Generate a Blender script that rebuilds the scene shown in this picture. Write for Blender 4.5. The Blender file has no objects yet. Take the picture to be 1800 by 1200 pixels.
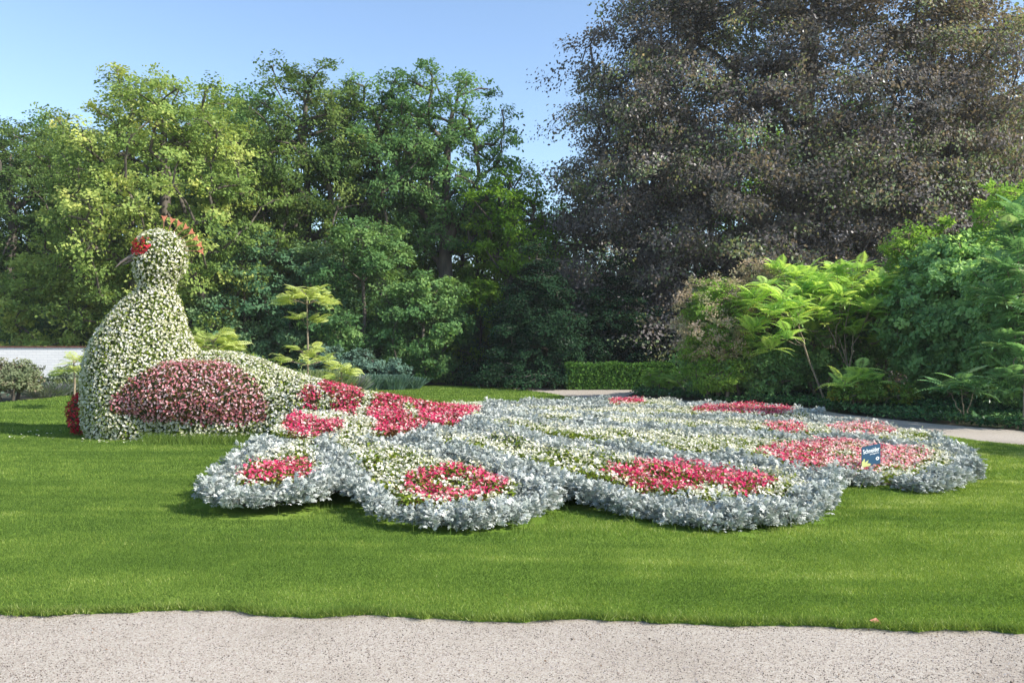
import bpy, math, random
import numpy as np
from mathutils import Vector
random.seed(7)
rng = np.random.default_rng(7)
S = bpy.context.scene
COL = S.collection
# ------------------------------------------------------------------ camera, sky, sun, exposure
F, HY, CH, CX = 1400.0, 600.0, 1.65, 900.0          # focal length (photo px), horizon row, eye height, centre column
cam = bpy.data.objects.new('camera', bpy.data.cameras.new('camera'))
COL.objects.link(cam); S.camera = cam
cam.location = (0, 0, CH); cam.rotation_euler = (math.pi/2, 0, 0)
cam.data.sensor_width = 36; cam.data.lens = 36*F/1800
cam.data.clip_start = 0.1; cam.data.clip_end = 3000
SUN_EL, SUN_AZ = math.radians(37), math.radians(109)   # azimuth clockwise from +Y
sdir = Vector((math.sin(SUN_AZ)*math.cos(SUN_EL), math.cos(SUN_AZ)*math.cos(SUN_EL), math.sin(SUN_EL)))
sl = bpy.data.lights.new('sun', 'SUN'); sl.energy = 4.7; sl.angle = math.radians(0.5); sl.color = (1, .945, .86)
so = bpy.data.objects.new('sun', sl); COL.objects.link(so); so.rotation_euler = sdir.to_track_quat('Z', 'Y').to_euler()
W = bpy.data.worlds.new('World'); S.world = W; W.use_nodes = True
wn = W.node_tree; sky = wn.nodes.new('ShaderNodeTexSky'); sky.sky_type = 'NISHITA'; sky.sun_disc = False
sky.sun_elevation = SUN_EL; sky.sun_rotation = SUN_AZ; sky.air_density = 1.0; sky.dust_density = 0.6; sky.ozone_density = 2.0
wn.links.new(sky.outputs[0], wn.nodes['Background'].inputs[0]); wn.nodes['Background'].inputs[1].default_value = 0.15
S.view_settings.view_transform = 'Standard'; S.view_settings.look = 'None'; S.view_settings.gamma = 1
S.view_settings.exposure = 0.84
S.render.engine = 'CYCLES'
cy = S.cycles; cy.max_bounces = 7; cy.diffuse_bounces = 3; cy.glossy_bounces = 2; cy.transmission_bounces = 5; cy.transparent_max_bounces = 4
cy.use_denoising = True

# ------------------------------------------------------------------ helpers
def proj(P):
    P = np.asarray(P, float); d = np.maximum(P[..., 1], .1)
    return np.stack([CX + F*P[..., 0]/d, HY - F*(P[..., 2]-CH)/d], -1)
def at(px, py, z=0.0):                 # photo pixel -> world point on the level z
    D = (CH-z)*F/(py-HY); return ((px-CX)*D/F, D, z)
def atd(px, py, D):                    # photo pixel -> world point at distance D
    return ((px-CX)*D/F, D, CH-(py-HY)*D/F)
def inpoly(pts, poly):
    x, y = pts[:, 0], pts[:, 1]; r = np.zeros(len(pts), bool); n = len(poly)
    for i in range(n):
        x1, y1 = poly[i]; x2, y2 = poly[(i+1) % n]
        if y1 == y2: continue
        c = ((y1 > y) != (y2 > y)) & (x < (x2-x1)*(y-y1)/(y2-y1)+x1)
        r ^= c
    return r
def tag(o, label=None, cat=None, group=None, kind=None):
    if label: o['label'] = label
    if cat: o['category'] = cat
    if group: o['group'] = group
    if kind: o['kind'] = kind
    return o
def empty(name, loc, label, cat, group=None):
    o = bpy.data.objects.new(name, None); COL.objects.link(o); o.location = loc; o.empty_display_size = .2
    return tag(o, label, cat, group)
class MB:                              # collects geometry of one mesh
    def __init__(s): s.v = []; s.f = []; s.m = []; s.r = []; s.n = 0
    def add(s, v, f, mat=0, rnd=0.5):
        v = np.asarray(v, np.float32).reshape(-1, 3); f = np.asarray(f, np.int64)
        if len(v) == 0: return
        s.v.append(v); s.f.append(f+s.n); s.m.append(np.full(len(f), mat, np.int32))
        s.r.append(np.broadcast_to(np.asarray(rnd, np.float32), (len(v),)).copy()); s.n += len(v)
    def inst(s, tmpl, P, R, sc, mat=0, rnd=None):
        tv, tf = tmpl; tv = np.asarray(tv, np.float32); tf = np.asarray(tf)
        n = len(P)
        if n == 0: return
        sc = np.broadcast_to(np.asarray(sc, float), (n,))
        v = np.einsum('nij,kj->nki', R, tv)*sc[:, None, None] + np.asarray(P)[:, None, :]
        f = tf[None] + (np.arange(n)*len(tv))[:, None, None]
        if rnd is None: rnd = rng.random(n)
        s.add(v.reshape(-1, 3), f.reshape(-1, tf.shape[1]), mat, np.repeat(rnd, len(tv)))
    def build(s, name, mats, parent=None, smooth=False, origin=None):
        me = bpy.data.meshes.new(name)
        v = np.concatenate(s.v) if s.v else np.zeros((0, 3), np.float32)
        if parent is not None: v = v - np.array(parent.matrix_world_loc if hasattr(parent, 'matrix_world_loc') else wloc(parent), np.float32)
        elif origin is not None: v = v - np.array(origin, np.float32)
        loops = np.concatenate([f.reshape(-1) for f in s.f]) if s.f else np.zeros(0, int)
        tot = np.concatenate([np.full(len(f), f.shape[1]) for f in s.f]) if s.f else np.zeros(0, int)
        start = np.concatenate([[0], np.cumsum(tot)[:-1]]) if len(tot) else tot
        me.vertices.add(len(v)); me.vertices.foreach_set('co', v.reshape(-1).astype(np.float32))
        me.loops.add(len(loops)); me.loops.foreach_set('vertex_index', loops.astype(np.int32))
        me.polygons.add(len(tot)); me.polygons.foreach_set('loop_start', start.astype(np.int32))
        me.polygons.foreach_set('loop_total', tot.astype(np.int32))
        if s.m: me.polygons.foreach_set('material_index', np.concatenate(s.m))
        if smooth: me.polygons.foreach_set('use_smooth', np.ones(len(tot), bool))
        else: me.polygons.foreach_set('use_smooth', np.zeros(len(tot), bool))
        a = me.attributes.new('rnd', 'FLOAT', 'POINT')
        if s.r: a.data.foreach_set('value', np.concatenate(s.r))
        me.update()
        for m in (mats if isinstance(mats, (list, tuple)) else [mats]): me.materials.append(m)
        o = bpy.data.objects.new(name, me); COL.objects.link(o)
        if parent is not None: o.parent = parent
        elif origin is not None: o.location = origin
        return o
def wloc(o):
    l = Vector(o.location)
    while o.parent: o = o.parent; l = l + Vector(o.location)
    return l
def frames(N, spin=None):              # rotation matrices whose local z is N
    N = N/np.maximum(np.linalg.norm(N, axis=1, keepdims=True), 1e-9); n = len(N)
    a = np.where(np.abs(N[:, 2:3]) < .9, np.array([[0, 0, 1.]]), np.array([[1., 0, 0]]))
    X = np.cross(a, N); X /= np.linalg.norm(X, axis=1, keepdims=True); Y = np.cross(N, X)
    t = rng.random(n)*2*np.pi if spin is None else spin
    c, s_ = np.cos(t)[:, None], np.sin(t)[:, None]
    return np.stack([X*c+Y*s_, -X*s_+Y*c, N], -1)
def dirframes(Dv, up=None):            # local x along Dv, local z near up
    Dv = Dv/np.linalg.norm(Dv, axis=1, keepdims=True)
    if up is None: up = np.tile([0, 0, 1.], (len(Dv), 1))
    Y = np.cross(up, Dv); Y /= np.maximum(np.linalg.norm(Y, axis=1, keepdims=True), 1e-6); Z = np.cross(Dv, Y)
    return np.stack([Dv, Y, Z], -1)
def sphere_dirs(n):
    v = rng.normal(size=(n, 3)); return v/np.linalg.norm(v, axis=1, keepdims=True)
def tube(mb, pts, rad, sides=6, mat=0, rnd=.5):
    pts = np.asarray(pts, float); n = len(pts); rad = np.broadcast_to(rad, (n,))
    T = np.gradient(pts, axis=0); T /= np.maximum(np.linalg.norm(T, axis=1, keepdims=True), 1e-9)
    R = frames(T, np.zeros(n)); a = np.arange(sides)*2*np.pi/sides
    ring = np.stack([np.cos(a), np.sin(a), np.zeros(sides)], -1)
    v = np.einsum('nij,kj->nki', R, ring)*rad[:, None, None]+pts[:, None]
    i = np.arange(n-1)[:, None]*sides; k = np.arange(sides)[None]; k2 = (k+1) % sides
    f = np.stack([i+k, i+k2, i+sides+k2, i+sides+k], -1).reshape(-1, 4)
    mb.add(v.reshape(-1, 3), f, mat, rnd)
def edges_tubes(mb, A, B, ra, rb, sides=5, mat=0):
    A, B = np.asarray(A, float), np.asarray(B, float); n = len(A)
    T = B-A; L = np.linalg.norm(T, axis=1, keepdims=True); T = T/np.maximum(L, 1e-9)
    R = frames(T, np.zeros(n)); a = np.arange(sides)*2*np.pi/sides; ring = np.stack([np.cos(a), np.sin(a), 0*a], -1)
    w = np.einsum('nij,kj->nki', R, ring)
    v = np.concatenate([w*ra[:, None, None]+A[:, None], w*rb[:, None, None]+B[:, None]], 1)
    k = np.arange(sides); k2 = (k+1) % sides
    f = np.stack([k, k2, sides+k2, sides+k], -1)[None]+(np.arange(n)*2*sides)[:, None, None]
    mb.add(v.reshape(-1, 3), f.reshape(-1, 4), mat, .5)
def box(mb, a, b, mat=0):
    x0, y0, z0 = a; x1, y1, z1 = b
    v = [(x0,y0,z0),(x1,y0,z0),(x1,y1,z0),(x0,y1,z0),(x0,y0,z1),(x1,y0,z1),(x1,y1,z1),(x0,y1,z1)]
    mb.add(v, [(0,3,2,1),(4,5,6,7),(0,1,5,4),(1,2,6,5),(2,3,7,6),(3,0,4,7)], mat)
def grid_hash(P, d):                   # thin a point list so that neighbours stay about d apart
    keep = []; H = {}
    for i, p in enumerate(P.tolist()):
        c = (int(p[0]//d), int(p[1]//d), int(p[2]//d)); ok = True
        for dx in (-1, 0, 1):
            for dy in (-1, 0, 1):
                for dz in (-1, 0, 1):
                    for q in H.get((c[0]+dx, c[1]+dy, c[2]+dz), ()):
                        if (p[0]-q[0])**2+(p[1]-q[1])**2+(p[2]-q[2])**2 < d*d: ok = False; break
                    if not ok: break
                if not ok: break
            if not ok: break
        if ok: H.setdefault(c, []).append(p); keep.append(i)
    return np.array(keep)

# ------------------------------------------------------------------ materials
def mat_new(name):
    m = bpy.data.materials.new(name); m.use_nodes = True; nt = m.node_tree; nt.nodes.clear()
    out = nt.nodes.new('ShaderNodeOutputMaterial'); return m, nt, out
def ramp(nt, cols, inp):
    r = nt.nodes.new('ShaderNodeValToRGB'); e = r.color_ramp.elements
    while len(e) > 1: e.remove(e[-1])
    e[0].position = cols[0][0]; e[0].color = (*cols[0][1], 1)
    for p, c in cols[1:]: x = e.new(p); x.color = (*c, 1)
    nt.links.new(inp, r.inputs[0]); return r.outputs[0]
KS = {'oak_leaf': 2.0, 'tree_leaf': 2.1, 'far_leaf': 2.0, 'backlit_leaf': 1.8, 'copper_beech_leaf': 2.1, 'sumac_leaf': 2.15, 'sapling_leaf': 1.25, 'shrub_leaf': 2.5, 'bright_shrub_leaf': 1.5, 'faded_panicle': 1.3,
      'autumn_shrub_leaf': 1.4, 'ivy_leaf': 1.5, 'hedge_leaf': 1.15, 'greyblue_shrub_leaf': 1.3, 'lavender_stem': 1.3, 'reed_blade': 1.3, 'grass_blade': 1.6, 'silver_leaf': 1.22, 'begonia_leaf': 1.35, 'bronze_leaf': 1.3}
def mat_leaf(name, cols, transl=.35, gloss=.3, rough=.5, tint=(1.2, 1.15, .7), noise=0.0, nscale=.3, backgain=1.0):
    k = KS.get(name, 1.0); cols = [(p, tuple(min(.9, x*k) for x in c)) for p, c in cols]; gloss = gloss*.15; rough = max(rough, .55)
    m, nt, out = mat_new(name); at_ = nt.nodes.new('ShaderNodeAttribute'); at_.attribute_name = 'rnd'
    src = at_.outputs['Fac']
    if noise:
        tc = nt.nodes.new('ShaderNodeNewGeometry'); nz = nt.nodes.new('ShaderNodeTexNoise'); nz.inputs['Scale'].default_value = nscale
        nz.inputs['Detail'].default_value = 3
        nt.links.new(tc.outputs['Position'], nz.inputs['Vector'])
        ma = nt.nodes.new('ShaderNodeMath'); ma.operation = 'MULTIPLY_ADD'; ma.inputs[1].default_value = noise*2; ma.inputs[2].default_value = -noise
        nt.links.new(nz.outputs[0], ma.inputs[0]); ad = nt.nodes.new('ShaderNodeMath'); ad.operation = 'ADD'; ad.use_clamp = True
        nt.links.new(ma.outputs[0], ad.inputs[0]); nt.links.new(src, ad.inputs[1]); src = ad.outputs[0]
    c = ramp(nt, cols, src)
    d = nt.nodes.new('ShaderNodeBsdfDiffuse'); nt.links.new(c, d.inputs[0])
    t = nt.nodes.new('ShaderNodeBsdfTranslucent'); mx = nt.nodes.new('ShaderNodeMix'); mx.data_type = 'RGBA'; mx.blend_type = 'MULTIPLY'; mx.inputs[0].default_value = 1
    nt.links.new(c, mx.inputs[6]); mx.inputs[7].default_value = (*tint, 1); nt.links.new(mx.outputs[2], t.inputs[0])
    ms = nt.nodes.new('ShaderNodeMixShader'); ms.inputs[0].default_value = transl
    nt.links.new(d.outputs[0], ms.inputs[1]); nt.links.new(t.outputs[0], ms.inputs[2]); last = ms.outputs[0]
    if gloss:
        g = nt.nodes.new('ShaderNodeBsdfGlossy'); g.inputs['Roughness'].default_value = rough; g.inputs['Color'].default_value = (1, 1, 1, 1)
        fr = nt.nodes.new('ShaderNodeFresnel'); fr.inputs[0].default_value = 1.35
        mu = nt.nodes.new('ShaderNodeMath'); mu.operation = 'MULTIPLY'; mu.inputs[1].default_value = gloss; nt.links.new(fr.outputs[0], mu.inputs[0])
        m2 = nt.nodes.new('ShaderNodeMixShader'); nt.links.new(mu.outputs[0], m2.inputs[0]); nt.links.new(last, m2.inputs[1]); nt.links.new(g.outputs[0], m2.inputs[2]); last = m2.outputs[0]
    nt.links.new(last, out.inputs[0]); return m
def mat_plain(name, cols, scale=8, rough=.85, bump=.3, detail=6, kind='NOISE', stretch=(1, 1, 1), bdist=.02):
    m, nt, out = mat_new(name); g = nt.nodes.new('ShaderNodeNewGeometry'); mp = nt.nodes.new('ShaderNodeMapping'); mp.inputs['Scale'].default_value = stretch
    nt.links.new(g.outputs['Position'], mp.inputs[0])
    nz = nt.nodes.new('ShaderNodeTexNoise'); nz.inputs['Scale'].default_value = scale; nz.inputs['Detail'].default_value = detail
    nt.links.new(mp.outputs[0], nz.inputs['Vector'])
    c = ramp(nt, cols, nz.outputs[0]); b = nt.nodes.new('ShaderNodeBsdfPrincipled'); b.inputs['Roughness'].default_value = rough
    nt.links.new(c, b.inputs['Base Color'])
    if bump:
        bp = nt.nodes.new('ShaderNodeBump'); bp.inputs['Strength'].default_value = bump; bp.inputs['Distance'].default_value = bdist
        nt.links.new(nz.outputs[0], bp.inputs['Height']); nt.links.new(bp.outputs[0], b.inputs['Normal'])
    nt.links.new(b.outputs[0], out.inputs[0]); return m

M = {}
M['soil'] = mat_plain('soil', [(.3, (.02, .014, .008)), (.7, (.06, .042, .026))], 6)
M['floor'] = mat_plain('forest_floor', [(.3, (.02, .022, .01)), (.5, (.05, .042, .022)), (.72, (.03, .06, .015))], 1.2)
M['bark'] = mat_plain('bark', [(.3, (.04, .033, .026)), (.7, (.15, .125, .10))], 5, stretch=(1, 1, .25), bump=.6, bdist=.05)
M['bark_pale'] = mat_plain('bark_pale', [(.3, (.15, .12, .08)), (.7, (.34, .27, .19))], 20, stretch=(1, 1, .3))
M['oak'] = mat_leaf('oak_leaf', [(0, (.06, .10, .028)), (.4, (.13, .185, .05)), (.8, (.24, .27, .08)), (1, (.36, .34, .11))], .45, noise=.25)
M['green'] = mat_leaf('tree_leaf', [(0, (.032, .075, .028)), (.5, (.07, .13, .045)), (1, (.15, .22, .07))], .42, noise=.22)
M['midgreen'] = mat_leaf('tall_tree_leaf', [(0, (.07, .13, .04)), (.5, (.14, .22, .065)), (1, (.33, .40, .12))], .45, noise=.25)
M['bluegreen'] = mat_leaf('far_leaf', [(0, (.035, .08, .042)), (.5, (.075, .135, .068)), (1, (.15, .21, .10))], .42, noise=.2)
M['yellowgreen'] = mat_leaf('backlit_leaf', [(0, (.06, .13, .015)), (.6, (.13, .22, .03)), (1, (.25, .30, .05))], .55, noise=.2)
M['beech'] = mat_leaf('copper_beech_leaf', [(0, (.038, .045, .040)), (.3, (.076, .070, .068)), (.55, (.125, .11, .105)), (.7, (.09, .135, .055)), (.78, (.12, .15, .07)), (.88, (.21, .185, .155)), (.96, (.29, .24, .18)), (1, (.38, .26, .14))], .38, gloss=.8, rough=.55, tint=(1.3, 1.1, .6), noise=.22, nscale=.5)
M['conifer'] = mat_leaf('conifer_needle', [(0, (.012, .035, .016)), (1, (.03, .07, .03))], .15)
M['sumac'] = mat_leaf('sumac_leaf', [(0, (.10, .20, .055)), (.6, (.25, .34, .09)), (.93, (.36, .43, .13)), (1, (.46, .45, .12))], .5, gloss=.15, noise=.12, nscale=.9)
M['sumac_cool'] = mat_leaf('cool_sumac_leaf', [(0, (.10, .24, .10)), (.6, (.20, .38, .16)), (1, (.42, .54, .24))], .45, gloss=.3, noise=.12, nscale=.9)
M['mimosa'] = mat_leaf('sapling_leaf', [(0, (.30, .38, .10)), (1, (.56, .60, .24))], .45)
M['lilac'] = mat_leaf('shrub_leaf', [(0, (.06, .12, .05)), (.6, (.135, .22, .085)), (1, (.27, .36, .13))], .45, gloss=.35, rough=.5, noise=.15, nscale=.7)
M['brightshrub'] = mat_leaf('bright_shrub_leaf', [(0, (.10, .21, .035)), (1, (.28, .40, .09))], .5, gloss=.25, noise=.15, nscale=.7)
M['tan'] = mat_leaf('faded_panicle', [(0, (.18, .22, .09)), (.5, (.38, .31, .20)), (1, (.60, .46, .36))], .3, tint=(1.1, 1, .8), noise=.2, nscale=1.2)
M['autumn'] = mat_leaf('autumn_shrub_leaf', [(0, (.06, .13, .03)), (.6, (.14, .22, .04)), (.85, (.28, .24, .05)), (1, (.35, .12, .05))], .4, noise=.15, nscale=2)
M['greyrose'] = mat_leaf('rosy_shrub_leaf', [(0, (.12, .16, .08)), (.6, (.22, .25, .14)), (.85, (.30, .22, .17)), (1, (.36, .22, .20))], .3)
M['ivy'] = mat_leaf('ivy_leaf', [(0, (.018, .05, .018)), (.7, (.04, .10, .035)), (1, (.10, .18, .06))], .2, gloss=.9, rough=.35, noise=.2, nscale=1.5)
M['hedge'] = mat_leaf('hedge_leaf', [(0, (.03, .09, .018)), (1, (.10, .20, .035))], .35)
M['bluegrey'] = mat_leaf('greyblue_shrub_leaf', [(0, (.05, .10, .07)), (1, (.14, .22, .17))], .3)
M['lavender'] = mat_leaf('lavender_stem', [(0, (.10, .14, .09)), (.6, (.20, .24, .16)), (1, (.22, .19, .26))], .25)
M['reed'] = mat_leaf('reed_blade', [(0, (.10, .15, .05)), (1, (.28, .32, .16))], .35)
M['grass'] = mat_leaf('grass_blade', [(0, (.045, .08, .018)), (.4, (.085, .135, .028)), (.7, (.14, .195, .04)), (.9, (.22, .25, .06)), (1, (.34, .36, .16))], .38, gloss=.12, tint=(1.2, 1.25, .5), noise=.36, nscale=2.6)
M['silver'] = mat_leaf('silver_leaf', [(0, (.175, .205, .185)), (.45, (.325, .35, .32)), (1, (.58, .59, .55))], .18, gloss=.2, tint=(1, 1.05, .95))
M['white'] = mat_leaf('white_petal', [(0, (.62, .60, .40)), (.5, (.78, .76, .62)), (1, (.86, .84, .79))], .3, gloss=.1, tint=(1.05, 1.05, .85))
M['pink'] = mat_leaf('pink_petal', [(0, (.48, .015, .07)), (.35, (.70, .05, .17)), (.6, (.80, .16, .24)), (.82, (.82, .40, .38)), (1, (.85, .68, .62))], .3, gloss=.1, tint=(1.1, 1, .95), noise=.28, nscale=1.3)
M['salmon'] = mat_leaf('salmon_petal', [(0, (.62, .10, .12)), (.4, (.78, .28, .26)), (1, (.86, .62, .52))], .3, gloss=.1, tint=(1.1, 1, .9), noise=.1)
M['rose'] = mat_leaf('rose_petal', [(0, (.52, .14, .18)), (.5, (.74, .36, .39)), (1, (.88, .70, .70))], .3, gloss=.1, tint=(1.1, 1, .95))
M['red'] = mat_leaf('red_petal', [(0, (.45, .01, .03)), (1, (.75, .07, .10))], .25, gloss=.1, tint=(1.1, 1, .95))
M['bleaf'] = mat_leaf('begonia_leaf', [(0, (.06, .10, .012)), (.6, (.14, .20, .022)), (1, (.27, .30, .05))], .4, gloss=.5)
M['bronze'] = mat_leaf('bronze_leaf', [(0, (.07, .035, .015)), (.6, (.15, .07, .03)), (1, (.14, .14, .03))], .35, gloss=.5)
M['core'] = mat_plain('topiary_core', [(.3, (.02, .03, .008)), (.7, (.05, .07, .015))], 14, bump=.5)
M['terracotta'] = mat_plain('terracotta', [(.3, (.55, .17, .09)), (.7, (.72, .28, .15))], 30, bump=.1)
M['rust'] = mat_plain('rusty_rod', [(.3, (.22, .10, .06)), (.7, (.35, .17, .10))], 40, bump=.1)
M['driftwood'] = mat_plain('driftwood', [(.3, (.08, .06, .05)), (.7, (.26, .21, .18))], 12, stretch=(.3, 1, 1), bump=.5)
M['postwood'] = mat_plain('grey_post', [(.3, (.30, .30, .30)), (.7, (.48, .47, .46))], 10, bump=.3)
M['litter'] = mat_plain('leaf_bits', [(.3, (.10, .06, .035)), (.7, (.26, .17, .10))], 60, bump=.1)
M['deadleaf'] = mat_plain('dead_leaf', [(.3, (.35, .10, .05)), (.7, (.55, .28, .2))], 30, bump=.2)

# gravel
def mat_gravel():
    m, nt, out = mat_new('gravel'); g = nt.nodes.new('ShaderNodeNewGeometry'); L = nt.links.new
    vo = nt.nodes.new('ShaderNodeTexVoronoi'); vo.inputs['Scale'].default_value = 165; L(g.outputs['Position'], vo.inputs['Vector'])
    sep = nt.nodes.new('ShaderNodeSeparateColor'); L(vo.outputs['Color'], sep.inputs[0])
    c1 = ramp(nt, [(0, (.05, .04, .035)), (.05, (.17, .13, .11)), (.12, (.32, .265, .21)), (.45, (.40, .352, .288)), (.8, (.445, .397, .333)), (1, (.53, .48, .42))], sep.outputs[0])
    nz = nt.nodes.new('ShaderNodeTexNoise'); nz.inputs['Scale'].default_value = .9; nz.inputs['Detail'].default_value = 5; L(g.outputs['Position'], nz.inputs['Vector'])
    c2 = ramp(nt, [(.3, (.78, .765, .74)), (.5, (.93, .925, .91)), (.72, (1, 1, 1))], nz.outputs[0])
    mx = nt.nodes.new('ShaderNodeMix'); mx.data_type = 'RGBA'; mx.blend_type = 'MULTIPLY'; mx.inputs[0].default_value = 1
    L(c1, mx.inputs[6]); L(c2, mx.inputs[7]); b = nt.nodes.new('ShaderNodeBsdfPrincipled'); b.inputs['Roughness'].default_value = .9
    L(mx.outputs[2], b.inputs['Base Color'])
    bp = nt.nodes.new('ShaderNodeBump'); bp.inputs['Strength'].default_value = .7; bp.inputs['Distance'].default_value = .004; bp.invert = True
    L(vo.outputs['Distance'], bp.inputs['Height']); L(bp.outputs[0], b.inputs['Normal']); L(b.outputs[0], out.inputs[0]); return m
M['gravel'] = mat_gravel()
M['pebble'] = mat_leaf('pebble', [(0, (.05, .04, .035)), (.3, (.16, .13, .11)), (.5, (.36, .30, .26)), (1, (.50, .46, .43))], 0.0, gloss=0)
# lawn base
def mat_lawn():
    m, nt, out = mat_new('lawn'); g = nt.nodes.new('ShaderNodeNewGeometry'); L = nt.links.new
    mp = nt.nodes.new('ShaderNodeMapping'); mp.inputs['Scale'].default_value = (.25, 1.1, 1); mp.inputs['Rotation'].default_value = (0, 0, .12); L(g.outputs['Position'], mp.inputs[0])
    nz = nt.nodes.new('ShaderNodeTexNoise'); nz.inputs['Scale'].default_value = 1.0; nz.inputs['Detail'].default_value = 6; L(mp.outputs[0], nz.inputs['Vector'])
    n2 = nt.nodes.new('ShaderNodeTexNoise'); n2.inputs['Scale'].default_value = 45; n2.inputs['Detail'].default_value = 4; L(g.outputs['Position'], n2.inputs['Vector'])
    ma = nt.nodes.new('ShaderNodeMath'); ma.operation = 'MULTIPLY_ADD'; ma.inputs[1].default_value = .5; L(n2.outputs[0], ma.inputs[0]); 
    mb_ = nt.nodes.new('ShaderNodeMath'); mb_.operation = 'MULTIPLY'; mb_.inputs[1].default_value = .5; L(nz.outputs[0], mb_.inputs[0]); L(mb_.outputs[0], ma.inputs[2])
    c = ramp(nt, [(.32, (.06, .11, .018)), (.5, (.12, .20, .03)), (.68, (.22, .30, .06))], ma.outputs[0])
    b = nt.nodes.new('ShaderNodeBsdfDiffuse'); L(c, b.inputs[0])
    bp = nt.nodes.new('ShaderNodeBump'); bp.inputs['Strength'].default_value = .8; bp.inputs['Distance'].default_value = .02; L(n2.outputs[0], bp.inputs['Height']); L(bp.outputs[0], b.inputs['Normal'])
    L(b.outputs[0], out.inputs[0]); return m
M['lawn'] = mat_lawn()
def mat_brick():
    m, nt, out = mat_new('whitewashed_brick'); L = nt.links.new; g = nt.nodes.new('ShaderNodeNewGeometry')
    sx = nt.nodes.new('ShaderNodeSeparateXYZ'); cx = nt.nodes.new('ShaderNodeCombineXYZ'); L(g.outputs['Position'], sx.inputs[0]); L(sx.outputs[0], cx.inputs[0]); L(sx.outputs[2], cx.inputs[1])
    br = nt.nodes.new('ShaderNodeTexBrick'); br.inputs['Scale'].default_value = 1; br.inputs['Brick Width'].default_value = .25; br.inputs['Row Height'].default_value = .085; br.inputs['Mortar Size'].default_value = .006
    br.inputs['Color1'].default_value = (.80, .78, .75, 1); br.inputs['Color2'].default_value = (.74, .72, .70, 1); br.inputs['Mortar'].default_value = (.60, .59, .58, 1)
    L(cx.outputs[0], br.inputs['Vector']); b = nt.nodes.new('ShaderNodeBsdfPrincipled'); b.inputs['Roughness'].default_value = .8; L(br.outputs['Color'], b.inputs['Base Color'])
    bp = nt.nodes.new('ShaderNodeBump'); bp.inputs['Strength'].default_value = .5; bp.inputs['Distance'].default_value = .006; bp.invert = True; L(br.outputs['Fac'], bp.inputs['Height']); L(bp.outputs[0], b.inputs['Normal'])
    L(b.outputs[0], out.inputs[0]); return m
M['brick'] = mat_brick()
def mat_flat(name, c, rough=.5):
    m, nt, out = mat_new(name); b = nt.nodes.new('ShaderNodeBsdfPrincipled'); b.inputs['Base Color'].default_value = (*c, 1); b.inputs['Roughness'].default_value = rough
    nt.links.new(b.outputs[0], out.inputs[0]); return m
M['sign_blue'] = mat_flat('sign_blue', (.012, .065, .13), .45)
M['sign_white'] = mat_flat('sign_white', (.75, .80, .82), .5)
M['sign_yellow'] = mat_flat('sign_yellow', (.50, .55, .20), .5)
M['coping'] = mat_plain('coping_tile', [(.3, (.10, .04, .03)), (.7, (.22, .09, .07))], 6)

# ------------------------------------------------------------------ leaf templates
LEAF = ([(0, 0, 0), (.5, .34, .06), (1, 0, -.04), (.5, -.34, .06)], [(0, 3, 2, 1)])
LEAF2 = ([(0, 0, 0), (.45, .3, .1), (1, 0, -.12), (.45, -.3, .1), (.5, 0, 0)], [(0, 4, 1), (1, 4, 2), (0, 3, 4), (3, 2, 4)])
def lobed():                            # one dusty-miller leaf, length 1 along x
    v, f = [], []
    def q(a, b, w0, w1, z0, z1):
        a, b = np.array(a, float), np.array(b, float); d = b-a; n = np.array([-d[1], d[0]]); n /= np.linalg.norm(n); k = len(v)
        for p, w, z in ((a, -w0, z0), (b, -w1, z1), (b, w1, z1), (a, w0, z0)): v.append((*(p+n*w), z))
        f.append((k, k+1, k+2, k+3))
    q((0, 0), (.5, 0), .035, .07, 0, .16); q((.5, 0), (.86, 0), .08, .11, .16, .12); q((.86, 0), (1.0, 0), .11, .04, .12, .04)
    for s in (1, -1):
        q((.38, 0), (.52, .24*s), .05, .06, .13, .12); q((.60, 0), (.78, .30*s), .06, .07, .16, .07); q((.2, 0), (.28, .15*s), .04, .035, .08, .08)
    return v, f
SILVER = lobed()
def blossom():
    v, f = [], []
    for k in range(4):
        a = k*math.pi/2; L = 1.0 if k % 2 == 0 else .72; w = .62 if k % 2 == 0 else .36
        c, s = math.cos(a), math.sin(a)
        for x, y, z in ((.05, 0, 0), (.55*L, w, .14), (L, 0, .30), (.55*L, -w, .14)):
            v.append((x*c-y*s, x*s+y*c, z))
        n = 4*k; f.append((n, n+3, n+2, n+1))
    return v, f
BLOOM = blossom()
def pinnate(n=11, wl=.26, droop=.45, fold=.25, lw=.055):
    v, f = [], []
    def rz(t): return .28*t - droop*t*t
    ts = np.linspace(0, 1, 5)
    for i, t in enumerate(ts):
        w = .012*(1-t)+.003; v += [(t, -w, rz(t)), (t, w, rz(t))]
        if i: k = 2*i; f.append((k-2, k, k+1, k-1))
    for i in range(n):
        t = .16+.8*i/(n-1); L = wl*math.sin(math.pi*min(.94, .22+.72*(i/(n-1))))+.04
        for s in (1, -1):
            k = len(v); z = rz(t); dx = .30
            v += [(t, 0, z), (t+dx*L*.5+lw*.5, s*L*.5, z-fold*L*.35), (t+dx*L, s*L, z-fold*L), (t+dx*L*.5-lw*.5, s*L*.5, z-fold*L*.35)]
            f.append((k, k+1, k+2, k+3))
    k = len(v); z = rz(.97); v += [(.96, 0, z), (1.06, .03, z-.06), (1.2, 0, z-.16), (1.06, -.03, z-.06)]; f.append((k, k+1, k+2, k+3))
    return v, f
PINN = pinnate(10, .27, .42, .22, .085); PINN_FLAT = pinnate(9, .32, .18, .08, .11)

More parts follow.
